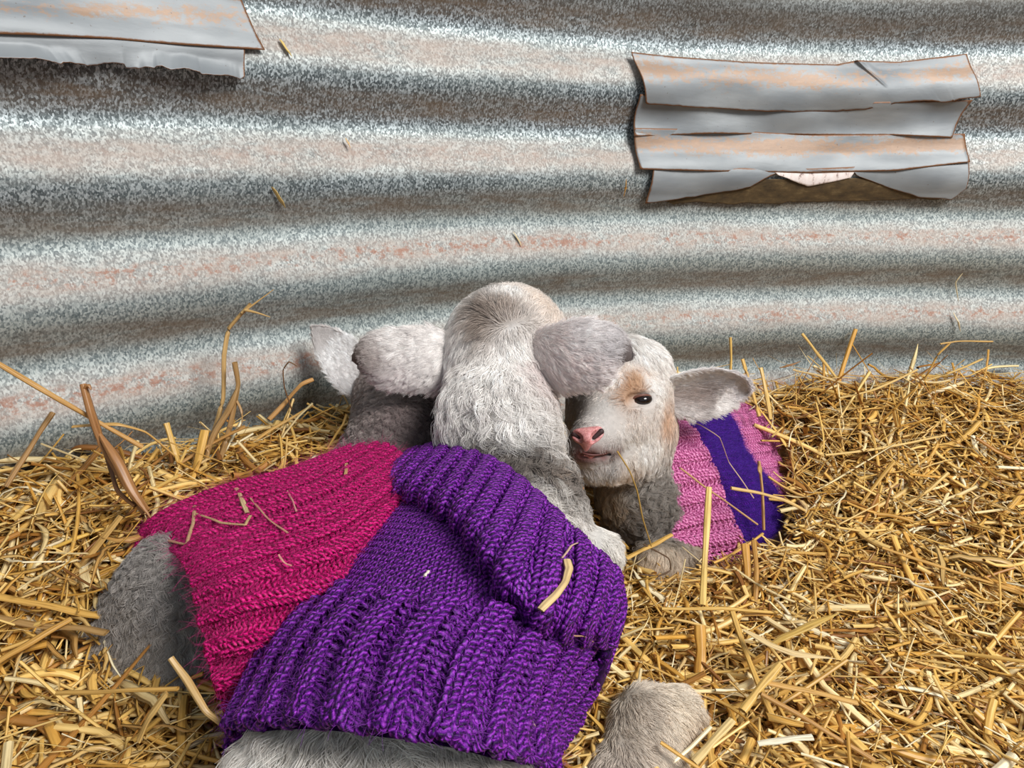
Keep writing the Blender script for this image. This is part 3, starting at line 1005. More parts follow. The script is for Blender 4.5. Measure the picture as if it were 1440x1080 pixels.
# ================================================================== lamb in the magenta jumper
def lamb_magenta():
    root = lamb_root((0, 0, 0), 'grey woolled lamb in a magenta knit sweater, nearest the left wall')
    spec = [
        [(188, 776, .216), (238, 772, .200), (268, 806, .188), (284, 872, .190), (302, 960, .210), (332, 1036, .245)],
        [(210, 735, .205), (270, 742, .189), (312, 785, .180), (338, 855, .182), (366, 930, .206), (400, 1005, .250)],
        [(298, 693, .198), (345, 710, .183), (388, 765, .176), (420, 830, .181), (450, 900, .212), (480, 960, .255)],
        [(392, 668, .192), (432, 685, .179), (472, 735, .174), (505, 790, .182), (535, 850, .214), (555, 900, .250)],
        [(462, 643, .190), (500, 655, .178), (536, 695, .174), (562, 745, .184), (590, 800, .212), (605, 850, .240)],
        [(506, 622, .190), (545, 628, .180), (580, 660, .178), (602, 705, .188), (625, 755, .210), (640, 800, .230)],
    ]
    M = Net([tuck([Uh(*p) for p in r], .05, .008) for r in spec])
    yarn = yarn_material('magenta_mohair', lin(84, 0, 42), lin(176, 0, 92), lin(238, 40, 142), 0.06)
    def amt(u, v): return 0.6 + 0.5 * np.sin(u * 31)
    sw = knit('sweater', M, yarn, root, 0.0038, 0.0030, rib=(2, 1.8), rib_depth=0.0022, yarn=.34, jitter=.09)
    fuzz('sweater_fuzz', M, sw, 20000, 0.008, lin(178, 16, 104), seed=21, off=.001, rad=.00005)
    c = lambda a, b, ra, rb, k=0.02: ('c', a, b, ra, rb, k)
    prims = [
        c(Uh(300, 840, .240), Uh(420, 770, .232), .042, .042),
        c(Uh(420, 770, .230), Uh(530, 690, .222), .040, .034),
        c(Uh(530, 690, .222), U(560, 620, .50), .034, .030),
        c(U(560, 620, .50), U(562, 570, .535), .030, .029),
        c(U(562, 575, .535), U(585, 590, .575), .028, .022),
        c(U(560, 560, .545), U(548, 545, .55), .024, .020),
        # rump and folded hind leg
        c(Uh(262, 850, .232), Uh(215, 905, .255), .036, .034, .025),
        c(Uh(215, 905, .262), Uh(260, 960, .262), .030, .026, .02),
        c(Uh(205, 930, .262), Uh(150, 955, .272), .024, .018, .018),
        c(Uh(150, 955, .275), Uh(120, 1010, .278), .017, .012, .012),
        c(Uh(175, 990, .282), Uh(300, 1010, .275), .013, .012, .012),
    ]
    V, Q = surface(prims, 0.0022)
    A = []
    def an(px, py, Y, **k): A.append((U(px, py, Y), k))
    def ah(px, py, h, **k): A.append((Uh(px, py, h), k))
    an(535, 560, .50, len=.005, comb=vdir(-.2, 1), col=lin(172, 158, 152), lift=.8, curl=.4, clump=.8)
    an(515, 600, .50, len=.005, comb=vdir(-.2, 1), col=lin(166, 154, 148), lift=.8, curl=.4, clump=.8)
    an(560, 595, .49, len=.005, comb=vdir(-.1, 1), col=lin(120, 104, 102), lift=.8, curl=.4, clump=.8)
    an(590, 600, .49, len=.005, comb=vdir(.1, 1), col=lin(86, 74, 74), lift=.8, curl=.4, clump=.8)
    an(530, 630, .48, len=.005, comb=vdir(0, 1), col=lin(140, 128, 124), lift=.8, curl=.4, clump=.8)
    ah(210, 800, .215, len=.005, comb=vdir(-.5, .5), col=lin(154, 148, 144), lift=.8, curl=.4, clump=.8)
    ah(240, 860, .21, len=.006, comb=vdir(-.3, .8), col=lin(148, 142, 138), lift=.8, curl=.4, clump=.8)
    ah(200, 870, .23, len=.006, comb=vdir(-.3, .8), col=lin(146, 138, 132), lift=.8, curl=.4, clump=.8)
    ah(270, 930, .235, len=.005, comb=vdir(-.1, 1), col=lin(150, 146, 142), lift=.7, curl=.3, clump=.7)
    ah(200, 930, .24, len=.006, comb=vdir(-.3, .8), col=lin(156, 148, 140), lift=.6, curl=.2, clump=.6)
    ah(140, 950, .26, len=.009, comb=vdir(-.3, 1), col=lin(206, 192, 172), lift=.35)
    ah(270, 1000, .26, len=.009, comb=vdir(-.8, .4), col=lin(196, 184, 168), lift=.35)
    ah(130, 1010, .265, len=.008, comb=vdir(-.4, 1), col=lin(196, 180, 158), lift=.35)
    e = ear_mesh([U(532, 556, .545), U(505, 528, .54), U(480, 500, .54), U(455, 474, .545), U(439, 459, .55)],
                 [pr(20, .58), pr(31, .58), pr(28, .58), pr(17, .58), .001], vdir(.2, 0.1, -1), .25)
    E = [(U(510, 530, .53), dict(len=.006, comb=vdir(-.8, -.8), col=lin(246, 242, 240), lift=.3)),
         (U(470, 490, .53), dict(len=.006, comb=vdir(-.8, -.8), col=lin(254, 252, 250), lift=.3)),
         (U(448, 470, .54), dict(len=.003, comb=vdir(-.8, -.8), col=lin(216, 208, 204), lift=.15))]
    body_mesh(V, Q, A, root, [e], E)
    grow('fleece', V, Q, A, 90000, root, cover=bvh_of([M]), rad=.00015, clump_size=.0030, seed=22, K=5, mottle=.32)
    grow('ear_hair', e[0], e[1], E, 24000, root, rad=.00016, clump_size=.003, seed=23, K=4)
    return [M]


# ================================================================== lamb in the pink and purple jumper
def lamb_pink():
    root = lamb_root((0, 0, 0), 'white faced lamb in a pink sweater with a violet band, facing the viewer')
    def row(pts): return tuck([U(*p) for p in pts], .03, .004)
    r0 = [(950, 577, .575), (938, 598, .560), (932, 640, .547), (944, 690, .540), (950, 735, .530), (926, 775, .520)]
    r1 = [(954, 578, .595), (980, 612, .578), (997, 642, .566), (1011, 674, .560), (1021, 708, .555), (1043, 757, .545)]
    r2 = [(1012, 567, .665), (1036, 600, .640), (1047, 632, .628), (1066, 658, .620), (1092, 690, .612), (1108, 742, .600)]
    r3 = [(1040, 569, .690), (1080, 592, .690), (1104, 622, .682), (1114, 652, .672), (1119, 690, .660), (1122, 742, .640)]
    r4 = [(1060, 590, .71), (1090, 615, .71), (1106, 640, .70), (1112, 670, .69), (1114, 705, .68), (1112, 745, .67)]
    h = lambda a, b, t: [tuple(x * (1 - t) + y * t for x, y in zip(p, q)) for p, q in zip(a, b)]
    F = Net([row(r0), row(h(r0, r1, .5)), row(r1)], nv=90)
    mid = h(r1, r2, .5)
    mid = [(x + d, y - d * 0.3, Y) for (x, y, Y), d in zip(mid, (0, 2, 4, 6, 6, 4))]
    B = Net([row(r1), row(mid), row(r2)], nv=110)
    K = Net([row(r2), row(h(r2, r3, .5)), row(r3), row(r4)], nv=110)
    pink = yarn_material('pink_yarn', lin(150, 62, 112), lin(206, 104, 160), lin(246, 176, 214), 0.1)
    vio = yarn_material('violet_yarn', lin(22, 0, 62), lin(76, 2, 138), lin(118, 24, 182), 0.10, .8)
    sw = knit('sweater', F, pink, root, 0.0048, 0.0036, rib=(2, 1.6), rib_depth=0.0012)
    sw['label'] = 'pink knit front of the sweater'
    bd = knit('sweater_band', B, vio, sw, 0.0036, 0.0030, lift=-.0006, yarn=.42)
    bd['label'] = 'deep violet fleecy band across the sweater'
    fuzz('band_pile', B, bd, 26000, 0.0042, lin(70, 12, 150), seed=31, lift=1.2, rad=.00010)
    bk = knit('sweater_back', K, pink, sw, 0.0046, 0.0036, rib=(2, 1.6), rib_depth=0.0012)
    bk['label'] = 'pink knit back of the sweater'
    fuzz('sweater_fuzz', K, bk, 2200, 0.005, lin(220, 130, 180), seed=32, off=.002)
    c = lambda a, b, ra, rb, k=0.015: ('c', a, b, ra, rb, k)
    prims = [
        # trunk
        c(U(965, 690, .60), U(1030, 680, .66), .034, .034, .02),
        c(U(905, 700, .560), U(965, 690, .600), .029, .034, .02),
        # neck
        c(U(885, 620, .555), U(895, 710, .550), .027, .029, .02),
        # skull, brow, cheek
        c(U(884, 545, .555), U(872, 562, .540), .0345, .0325, .018),
        c(U(898, 520, .560), U(880, 515, .555), .022, .022, .015),
        c(U(902, 605, .548), U(880, 612, .535), .0260, .0250, .018),
        c(U(845, 555, .560), U(838, 590, .548), .028, .024, .015),
        # muzzle
        c(U(866, 580, .528), U(838, 618, .499), .0265, .0165, .015),
        c(U(838, 618, .499), U(828, 628, .494), .0165, .0150, .01),
        # chin and jaw
        c(U(888, 640, .530), U(848, 651, .500), .0170, .0125, .012),
        c(U(848, 651, .500), U(834, 655, .497), .0125, .0110, .008),
        # brow ridge over the eye
        c(U(888, 545, .522), U(915, 552, .528), .0065, .006, .008),
        # foreleg and knee under the jumper
        c(U(960, 772, .54), U(925, 790, .515), .014, .0155, .012),
        c(U(925, 790, .515), U(905, 815, .510), .0150, .010, .012),
        c(U(960, 780, .54), U(1020, 782, .56), .014, .012, .012),
    ]
    eye = U(902, 561, .524)
    mouth = [U(818, 641, .4805), U(832, 642, .4785), U(850, 641, .482), U(866, 634, .490)]
    carve = [(mouth[0], mouth[1], .0016, .0018, .002), (mouth[1], mouth[2], .0018, .0016, .002), (mouth[2], mouth[3], .0016, .001, .002),
             (U(890, 563, .507), U(913, 560, .511), .0052, .0052, .003)]
    V, Q = surface(prims, 0.0014, carve=carve)
    A = []
    def an(px, py, Y, **k): A.append((U(px, py, Y), k))
    wt = lin(250, 245, 240)
    an(900, 490, .54, len=.008, comb=vdir(.2, .8), col=wt, curl=.05)
    an(870, 530, .515, len=.007, comb=vdir(-.3, 1), col=wt, lift=.3)
    an(850, 560, .50, len=.006, comb=vdir(-.6, .6), col=lin(226, 220, 214), lift=.25)
    an(845, 590, .485, len=.005, comb=vdir(-.7, .5), col=lin(224, 216, 210), lift=.25)
    an(886, 543, .512, len=.005, comb=vdir(-.3, -.8), col=lin(196, 150, 112), lift=.3, r=1.1)
    an(896, 535, .514, len=.005, comb=vdir(.2, -.8), col=lin(206, 160, 120), lift=.3, r=.8)
    an(880, 556, .510, len=.005, comb=vdir(-.6, .2), col=lin(200, 156, 122), lift=.3, r=.6)
    an(915, 545, .520, len=.006, comb=vdir(.5, .3), col=wt, lift=.3)
    an(900, 580, .512, len=.006, comb=vdir(.3, .9), col=lin(236, 226, 218), lift=.3)
    an(925, 588, .53, len=.007, comb=vdir(.3, .9), col=lin(206, 166, 134), lift=.3, r=.7)
    an(900, 620, .518, len=.009, comb=vdir(.3, .9), col=wt, lift=.3, curl=.08)
    an(870, 620, .500, len=.007, comb=vdir(.6, .5), col=lin(232, 226, 220), lift=.25)
    an(850, 660, .487, len=.006, comb=vdir(.2, .9), col=lin(214, 208, 204), lift=.4)
    an(870, 668, .505, len=.009, comb=vdir(.3, 1), col=lin(218, 200, 182), lift=.35, curl=.08)
    an(865, 636, .490, len=.004, comb=vdir(.5, .6), col=lin(128, 116, 108), lift=.3, r=.5)
    for q in mouth:
        A.append((q, dict(len=.002, comb=vdir(.5, .5), col=lin(120, 66, 60), r=.45)))
    an(806, 600, .50, len=.005, comb=vdir(-.4, .8), col=lin(150, 142, 136), lift=.25)  # far cheek in shadow: shade painted into the coat by both greys
    an(802, 560, .52, len=.005, comb=vdir(-.4, .8), col=lin(130, 122, 116), lift=.25)
    an(860, 700, .535, len=.010, comb=vdir(.1, 1), col=lin(158, 136, 112), lift=.5, curl=.25, clump=.8)
    an(845, 720, .54, len=.008, comb=vdir(.1, 1), col=lin(88, 76, 64), lift=.6, curl=.4, clump=.9)
    an(910, 690, .525, len=.008, comb=vdir(.2, 1), col=lin(150, 142, 134), lift=.7, curl=.6, clump=1.)
    an(925, 730, .525, len=.008, comb=vdir(.2, 1), col=lin(140, 132, 124), lift=.7, curl=.6, clump=1.)
    an(890, 740, .525, len=.008, comb=vdir(.1, 1), col=lin(92, 82, 74), lift=.7, curl=.6, clump=1.)
    an(925, 790, .50, len=.006, comb=vdir(-.2, 1), col=lin(224, 206, 184), lift=.3)
    an(990, 782, .545, len=.006, comb=vdir(.6, .5), col=lin(170, 150, 128), lift=.3)
    e = ear_mesh([U(925, 556, .548), U(955, 549, .545), U(990, 544, .543), U(1025, 545, .545), U(1048, 550, .55)],
                 [pr(20, .58), pr(32, .58), pr(36, .58), pr(27, .58), .0035], vdir(0, .45, -1), .55, ns=30)
    E = []
    def ae(px, py, Y, **k): E.append((U(px, py, Y), k))
    ae(950, 525, .54, len=.006, comb=vdir(1, 0), col=lin(244, 238, 234), lift=.3)
    ae(1000, 515, .54, len=.006, comb=vdir(1, .1), col=lin(232, 226, 224), lift=.3)
    ae(1035, 540, .545, len=.005, comb=vdir(1, .3), col=lin(212, 204, 204), lift=.25)
    ae(985, 545, .55, len=.012, comb=vdir(1, -.2), col=lin(140, 120, 114), lift=.3, r=1.1)
    ae(960, 555, .55, len=.012, comb=vdir(1, -.2), col=lin(170, 148, 138), lift=.3)
    ae(1005, 565, .54, len=.006, comb=vdir(1, .2), col=lin(240, 234, 230), lift=.4)
    ae(955, 575, .54, len=.007, comb=vdir(.8, .5), col=lin(216, 208, 204), lift=.25)
    body_mesh(V, Q, A, root, [e], E)
    bare = [(U(829, 612, .481), .0088), (U(838, 609, .483), .0085), (U(818, 612, .483), .007), (U(826, 628, .479), .0050), (eye + np.array([0, -.012, 0]), .0070), (U(892, 562, .508), .0060), (U(912, 561, .511), .0060),
            (mouth[0], .0036), (mouth[1], .0040), (mouth[2], .0036), (U(829, 646, .481), .0056), (U(841, 643, .480), .0044)]
    grow('fleece', V, Q, A, 105000, root, bare=bare, cover=bvh_of([F, B, K]), rad=.00014, clump_size=.0035, seed=33, mottle=.18)
    grow('ear_hair', e[0], e[1], E, 40000, root, rad=.00015, clump_size=.003, seed=34, K=4)
    # nose pad with two slanting nostrils
    nm = NT('pink_nose')
    tc = nm.n('ShaderNodeTexCoord').outputs['Object']
    nm.l(nm.ramp(nm.noise(tc, 700, 3), [(0.3, lin(176, 104, 106)), (0.7, lin(222, 160, 156))]), nm.b.inputs['Base Color'])
    nm.setv(Roughness=.38, Subsurface_Weight=.15, Subsurface_Scale=.004)
    nm.bump(nm.noise(tc, 1400, 2), .4, .0004)
    tip = U(826, 616, .479)
    npr = [('c', U(813, 612, .4850), U(840, 609, .4860), .0046, .0050, .003), ('c', U(820, 615, .4835), U(833, 614, .4835), .0052, .0052, .003),
           ('c', U(826, 616, .480), U(824, 634, .4815), .0048, .0022, .003)]
    ncv = [(U(834, 617, .4785), U(846, 606, .4810), .0030, .0034, .0012), (U(816, 617, .4790), U(806, 610, .4820), .0024, .0026, .0012),
           (U(824, 622, .4715), U(824, 640, .474), .0008, .0009, .0008)]
    NV, NQ = surface(npr, .0006, .006, ncv)
    link('nose', mesh_np('nose', NV, NQ, nm.m), root)
    dark = plain('nostril_dark', lin(52, 26, 26), .6)
    for a, b in (((835, 616, .4830), (845, 607, .4845)), ((815, 616, .4835), (807, 611, .4855))):
        v, q = surface([('c', U(*a), U(*b), .0023, .0023, .001)], .0005, .004)
        link('nostril', mesh_np('nostril', v, q, dark), root)
    lp = plain('lip_pink', lin(206, 128, 124), .45)
    v, q = surface([('c', U(819, 640, .4835), U(830, 641, .4820), .0016, .0022, .001), ('c', U(830, 641, .4820), U(846, 640, .4845), .0022, .0012, .001),
                    ('c', U(822, 645, .4850), U(838, 646, .4840), .0030, .0030, .002)], .0006, .004)
    link('lip', mesh_np('lip', v, q, lp), root)
    ml = plain('mouth_line', lin(96, 52, 48), .6)
    P = catmull(np.array([U(819, 637, .4800), U(826, 639, .4785), U(836, 640, .4788), U(850, 638, .4815), U(862, 634, .4870), U(868, 631, .4900)]), 20)[None]
    v, q, _ = tubes(P, np.interp(np.linspace(0, 1, 20), [0, .3, 1], [.0006, .0009, .0006])[None], 6)
    link('mouth', mesh_np('mouth', v, q, ml), root)
    # eye
    em = plain('dark_eye', lin(22, 12, 10), .06)
    v, q = surface([('e', U(902, 560.5, .5175), np.eye(3), (.0080, .0074, .0050), .001)], .0006, .004)
    eo = link('eye', mesh_np('eye', v, q, em), root)
    lid = plain('eyelid_skin', lin(112, 72, 60), .5)
    a = np.linspace(0, 2 * np.pi, 41)
    ring = []
    for t in a:
        x = 902 + 13.5 * np.cos(t); y = 561.5 - (5.6 if np.sin(t) > 0 else 4.4) * np.sin(t) * (1 + .15 * np.cos(t)) - 1.2 * np.cos(t)
        ring.append(U(x, y, .5125 + .0028 * np.cos(t) ** 2 + .0012 * np.cos(t)))
    v, q, _ = tubes(np.array(ring)[None], np.full((1, 41), .0010), 8)
    link('eyelid', mesh_np('eyelid', v, q, lid), root)
    return [F, B, K]


NETS = lamb_purple() + lamb_magenta() + lamb_pink()

# ------------------------------------------------------------------ straw bedding
HA = []
for p in [(0, 640, .395), (100, 645, .43), (250, 650, .485), (400, 596, .53), (460, 580, .565), (500, 572, .585), (60, 800, .36), (150, 900, .345), (50, 1000, .285), (180, 1010, .315),
          (250, 1050, .29), (0, 1080, .26), (1000, 525, .70), (1200, 535, .70), (1440, 540, .705), (1300, 515, .725), (1160, 650, .63), (1300, 640, .63), (1440, 640, .61), (1150, 760, .53),
          (1400, 760, .53), (900, 880, .445), (1100, 880, .45), (1400, 880, .45), (850, 1000, .375), (1000, 1000, .375), (1400, 1000, .38), (1100, 1080, .335), (1440, 1080, .335),
          (800, 1080, .33), (930, 835, .49), (1060, 775, .545), (1125, 735, .575), (130, 740, .385), (300, 690, .45)]:
    HA.append(U(*p))
HA += [np.array([-.02, .25, .16]), np.array([-.02, .42, .18]), np.array([.03, .60, .25]), np.array([-.10, .55, .28]), np.array([-.1, .0, .18]), np.array([.3, .0, .16]), np.array([.8, .3, .2]), np.array([.9, .0, .2])]
HA = np.array(HA)


def ground(x, y):
    x = np.asarray(x, float); y = np.asarray(y, float)
    d2 = (x[..., None] - HA[:, 0]) ** 2 + (y[..., None] - HA[:, 1]) ** 2
    w = np.exp(-d2 / (2 * .055 ** 2)) + 1e-4 / (d2 + .01)
    return (w * HA[:, 2]).sum(-1) / w.sum(-1)


def straw_material():
    m = NT('dry_straw')
    uv = m.n('ShaderNodeUVMap').outputs[0]
    a = m.n('ShaderNodeAttribute'); a.attribute_name = 'tint'
    n = m.noise(m.mapping(uv, (45, 9, 1)), 1.0, 4, .6)
    c = m.mix(1.0, a.outputs['Color'], m.ramp(n, [(0.25, (.42, .34, .24)), (0.46, (.88, .84, .76)), (0.70, (1.06, 1.06, 1.06))]), 'MULTIPLY')
    m.l(c, m.b.inputs['Base Color'])
    m.setv(Roughness=.42)
    m.b.inputs['Specular IOR Level'].default_value = .5
    sep = m.n('ShaderNodeSeparateXYZ'); m.l(uv, sep.inputs[0])
    fib = m.math('SINE', m.math('MULTIPLY', sep.outputs[1], 40.0))
    m.bump(fib, .25, .0004)
    return m.m


STRAW = straw_material()
TONES = [lin(224, 180, 98), lin(238, 202, 128), lin(206, 156, 72), lin(246, 224, 172), lin(170, 118, 54), lin(236, 196, 114), lin(214, 168, 86), lin(134, 88, 42), lin(252, 240, 206)]
TP = np.array([.20, .17, .15, .12, .09, .12, .08, .03, .04])


def straw_batch(P, W, flat, tint, sides=5):
    """P (m,k,3), W (m,k) half widths"""
    V, Q, uv = tubes(P, W, sides, None, flat=flat)
    k = P.shape[1]
    return V, Q, uv, np.repeat(tint, k * sides, 0)


def scatter(n, r, region):
    """random straws lying over the heap; region: function giving x,y"""
    x, y = region(n)
    ang = r.random(n) * 2 * np.pi
    L = np.clip(r.lognormal(math.log(.040), .45, n), .014, .13)
    W = np.clip(r.lognormal(math.log(.0013), .42, n), .0004, .0032)
    K = 7
    s = np.linspace(-.5, .5, K)
    bend = r.normal(0, .22, n)
    th = ang[:, None] + bend[:, None] * s[None] * 2
    kink = (r.random(n) < .25)
    kp = r.random(n) * .6 - .3
    th = th + np.where(kink[:, None] & (s[None] > kp[:, None]), r.normal(0, .8, n)[:, None], 0)
    st = (L / (K - 1))[:, None]
    X = x[:, None] + np.cumsum(np.cos(th) * st, 1) - (np.cos(th) * st).sum(1, keepdims=True) / 2
    Y = y[:, None] + np.cumsum(np.sin(th) * st, 1) - (np.sin(th) * st).sum(1, keepdims=True) / 2
    depth = -.022 * r.random(n) ** 1.2 + .010 * r.random(n)
    tilt = r.normal(0, .17, n)
    Z0 = ground(X[:, K // 2], Y[:, K // 2]); Zf = ground(X, Y)
    Z = .65 * Zf + .35 * Z0[:, None] + depth[:, None] + tilt[:, None] * s[None] * L[:, None] + (r.normal(0, .06, n) * L)[:, None] * (s[None] ** 2 * 4)
    P = np.stack([X, Y, Z], -1)
    return P, W, L


def inside_tank(P, marg=.014):
    rr = np.hypot(P[..., 0] - WCX, P[..., 1] - WCY)
    ph = 2 * np.pi * ((EYE - P[..., 2]) - H0) / PER
    return (rr < WR + AMP * np.cos(ph) - .003)


def project(P):
    d = P - np.array([0, 0, EYE])
    zc = d[..., 1] * CT - d[..., 2] * ST
    return 720 + F_PX * d[..., 0] / zc, 540 - F_PX * (d[..., 1] * ST + d[..., 2] * CT) / zc, zc


def profile(k, kind):
    s = np.linspace(0, 1, k)
    if kind == 0: return np.ones(k)
    if kind == 1: return np.clip(np.sin(np.pi * (s * .86 + .10)) * 1.15, .15, 1)
    return np.clip(1 - s * .75, .15, 1)


cover_all = bvh_of(NETS)


def hits_knit(P):
    """straws must not pass through the jumpers"""
    out = np.zeros(len(P), bool)
    px, py, zc = project(P)
    near = (zc.min(1) > 0.02) & (px.max(1) > 150) & (px.min(1) < 1150) & (py.max(1) > 560)
    for i in np.where(near)[0]:
        for j in range(0, P.shape[1] - 1, 2):
            a = Vector(P[i, j]); b = Vector(P[i, min(j + 2, P.shape[1] - 1)])
            d = b - a
            if cover_all.ray_cast(a, d.normalized(), d.length)[0] is not None:
                out[i] = True; break
        if not out[i]:
            # lies between the eye and the cloth, well in front of it: would float there
            c = Vector(P[i, P.shape[1] // 2])
            d = (c - Vector((0, 0, EYE)))
            h = cover_all.ray_cast(c, d.normalized(), .5)
            if h[0] is not None and h[3] is not None: out[i] = True
    return out


def build_straw():
    r = np.random.default_rng(42)
    # the packed heap underneath
    gx = np.linspace(-.62, 1.34, 150); gy = np.linspace(-.05, .80, 90)
    X, Y = np.meshgrid(gx, gy, indexing='ij')
    Z = ground(X, Y) - .020 + .006 * np.sin(X * 70) * np.sin(Y * 90 + X * 30) + r.normal(0, .002, X.shape)
    rr = np.hypot(X - WCX, Y - WCY); k = np.minimum(1, (WR - .012) / rr)
    X = WCX + (X - WCX) * k; Y = WCY + (Y - WCY) * k
    idx = np.arange(X.size).reshape(X.shape)
    Q = np.stack([idx[:-1, :-1], idx[1:, :-1], idx[1:, 1:], idx[:-1, 1:]], -1).reshape(-1, 4)
    hm = NT('matted_straw')
    tc = hm.n('ShaderNodeTexCoord').outputs['Object']
    f = hm.noise(hm.mapping(tc, (60, 300, 60)), 1.0, 5, .7)
    hm.l(hm.ramp(f, [(0.3, lin(70, 46, 20)), (0.6, lin(140, 100, 48)), (0.8, lin(186, 142, 78))]), hm.b.inputs['Base Color'])
    hm.setv(Roughness=.8)
    hm.bump(f, .8, .004)
    V = np.stack([X, Y, Z], -1).reshape(-1, 3)
    link('straw_mat', mesh_np('straw_mat', V, Q, hm.m), kind='stuff', label='packed golden straw at the bottom of the bedding', cat='straw')

    def region(n):
        x = r.random(n) * 1.85 - .58; y = r.random(n) * .85 - .02
        return x, y
    def near(n):
        # denser where the viewer stands close
        x = r.random(n) * .95 - .42; y = .16 + r.random(n) * .45
        return x, y
    allP, allW, allK = [], [], []
    for reg, n in ((region, 30000), (near, 20000)):
        P, W, L = scatter(n, r, reg)
        ok = inside_tank(P).all(1) & (P[:, :, 1].min(1) > -.1)
        px, py, zc = project(P)
        vis = (zc.min(1) > .08) & (px.max(1) > -120) & (px.min(1) < 1560) & (py.min(1) < 1250)
        ok &= vis
        P, W = P[ok], W[ok]
        allP.append(P); allW.append(W)
    P = np.concatenate(allP); W = np.concatenate(allW)
    bad = hits_knit(P)
    P, W = P[~bad], W[~bad]
    # fine chaff and threads
    Pf, Wf, _ = scatter(26000, r, region)
    Wf = np.clip(Wf * .38, .00025, .0008)
    ok = inside_tank(Pf).all(1)
    px, py, zc = project(Pf)
    ok &= (zc.min(1) > .08) & (px.max(1) > -60) & (px.min(1) < 1500) & (py.min(1) < 1200)
    Pf, Wf = Pf[ok], Wf[ok]
    bad = hits_knit(Pf); Pf, Wf = Pf[~bad], Wf[~bad]
    Pf[..., 2] += .004
    # loose ends sticking up where the heap meets the sheet
    def edge(n):
        al = np.concatenate([-1.15 + r.random(n // 2) * 1.1, -.15 + r.random(n - n // 2) * 1.0]); rr = WR - .02 - .10 * r.random(n)
        return WCX + rr * np.sin(al), WCY + rr * np.cos(al)
    Pe, We, Le = scatter(1500, r, edge)
    up = r.normal(0, .55, len(Pe)); s7 = np.linspace(-.5, .5, 7)
    Pe[..., 2] += (up * Le)[:, None] * s7[None] + .006
    We = We * .7
    ok = inside_tank(Pe).all(1)
    Pe, We = Pe[ok], We[ok]
    bad = hits_knit(Pe); Pe, We = Pe[~bad], We[~bad]
    Pf = np.concatenate([Pf, Pe]); Wf = np.concatenate([Wf, We])
    P = np.concatenate([P, Pf]); W = np.concatenate([W, Wf])
    n = len(P)
    kind = r.choice(3, n, p=[.62, .22, .16])
    prof = np.array([profile(7, k) for k in range(3)])[kind]
    tone = np.array(TONES)[r.choice(len(TONES), n, p=TP / TP.sum())] * (0.90 + .32 * r.random((n, 1)))
    # which show largest: on top and close
    px, py, zc = project(P)
    top = P[:, 3, 2] - ground(P[:, 3, 0], P[:, 3, 1])
    score = W * np.linalg.norm(P[:, -1] - P[:, 0], axis=1) / zc[:, 3] ** 2 * (top > .001) * ((px[:, 3] > 5) & (px[:, 3] < 1435) & (py[:, 3] < 1075) & (py[:, 3] > 400))
    pick = np.argsort(-score)[:NLOOSE]
    rest = np.ones(n, bool); rest[pick] = False
    V, Q, uv, tt = [], [], [], []
    base = 0
    for kk, flat, sides in ((0, .62, 5), (1, .16, 4), (2, .30, 4)):
        sel = rest & (kind == kk)
        v, q, u, t = straw_batch(P[sel], W[sel][:, None] * prof[sel], flat, tone[sel], sides)
        V.append(v); Q.append(q + base); uv.append(u); tt.append(t); base += len(v)
    # torn, crumpled leaf ribbons among the stalks
    nr_ = 15000
    Xr = np.concatenate([r.random(nr_ // 2) * 1.85 - .58, r.random(nr_ // 2) * .95 - .42]); Yr = np.concatenate([r.random(nr_ // 2) * .85 - .02, .16 + r.random(nr_ // 2) * .45])
    K = 10
    Lr = np.clip(r.lognormal(math.log(.026), .4, nr_), .010, .07); st = (Lr / (K - 1))[:, None]
    th = r.random(nr_)[:, None] * 6.283 + np.cumsum(r.normal(0, .30, (nr_, K)), 1)
    el = r.normal(0, .25, nr_)[:, None] + np.cumsum(r.normal(0, .22, (nr_, K)), 1); el -= el.mean(1, keepdims=True)
    Pr = np.stack([Xr[:, None] + np.cumsum(np.cos(th) * np.cos(el) * st, 1), Yr[:, None] + np.cumsum(np.sin(th) * np.cos(el) * st, 1), np.cumsum(np.sin(el) * st, 1)], -1)
    Pr[..., 2] += ground(Xr, Yr)[:, None] + (-.008 + .012 * r.random(nr_))[:, None]
    Wr = np.clip(r.lognormal(math.log(.0013), .35, nr_), .0005, .0026)
    ok = inside_tank(Pr).all(1); qx, qy, qz = project(Pr)
    ok &= (qz.min(1) > .08) & (qx.max(1) > -60) & (qx.min(1) < 1500) & (qy.min(1) < 1200)
    Pr, Wr = Pr[ok], Wr[ok]
    bd = hits_knit(Pr); Pr, Wr = Pr[~bd], Wr[~bd]
    tw = r.random(len(Pr))[:, None] * 6.283 + np.cumsum(r.normal(0, .35, (len(Pr), K)), 1)
    N0 = np.stack([.55 * np.cos(tw), .55 * np.sin(tw), np.full_like(tw, .8)], -1)
    tr = np.array([lin(236, 208, 150), lin(222, 184, 116), lin(248, 234, 200), lin(196, 150, 84), lin(226, 194, 138)])[r.choice(5, len(Pr))] * (.8 + .3 * r.random((len(Pr), 1)))
    v, q, u = tubes(Pr, Wr[:, None] * np.clip(np.sin(np.pi * (np.linspace(0, 1, K) * .84 + .08)) * 1.2, .2, 1)[None], 4, N0, flat=.10)
    V.append(v); Q.append(q + base); uv.append(u); tt.append(np.repeat(tr, K * 4, 0)); base += len(v)
    link('straw_bedding', mesh_np('straw_bedding', np.concatenate(V), np.concatenate(Q), STRAW, uv=np.concatenate(uv), attrs={'tint': np.concatenate(tt)}),
         kind='stuff', label='deep golden straw bedding heaped against the corrugated wall', cat='straw')
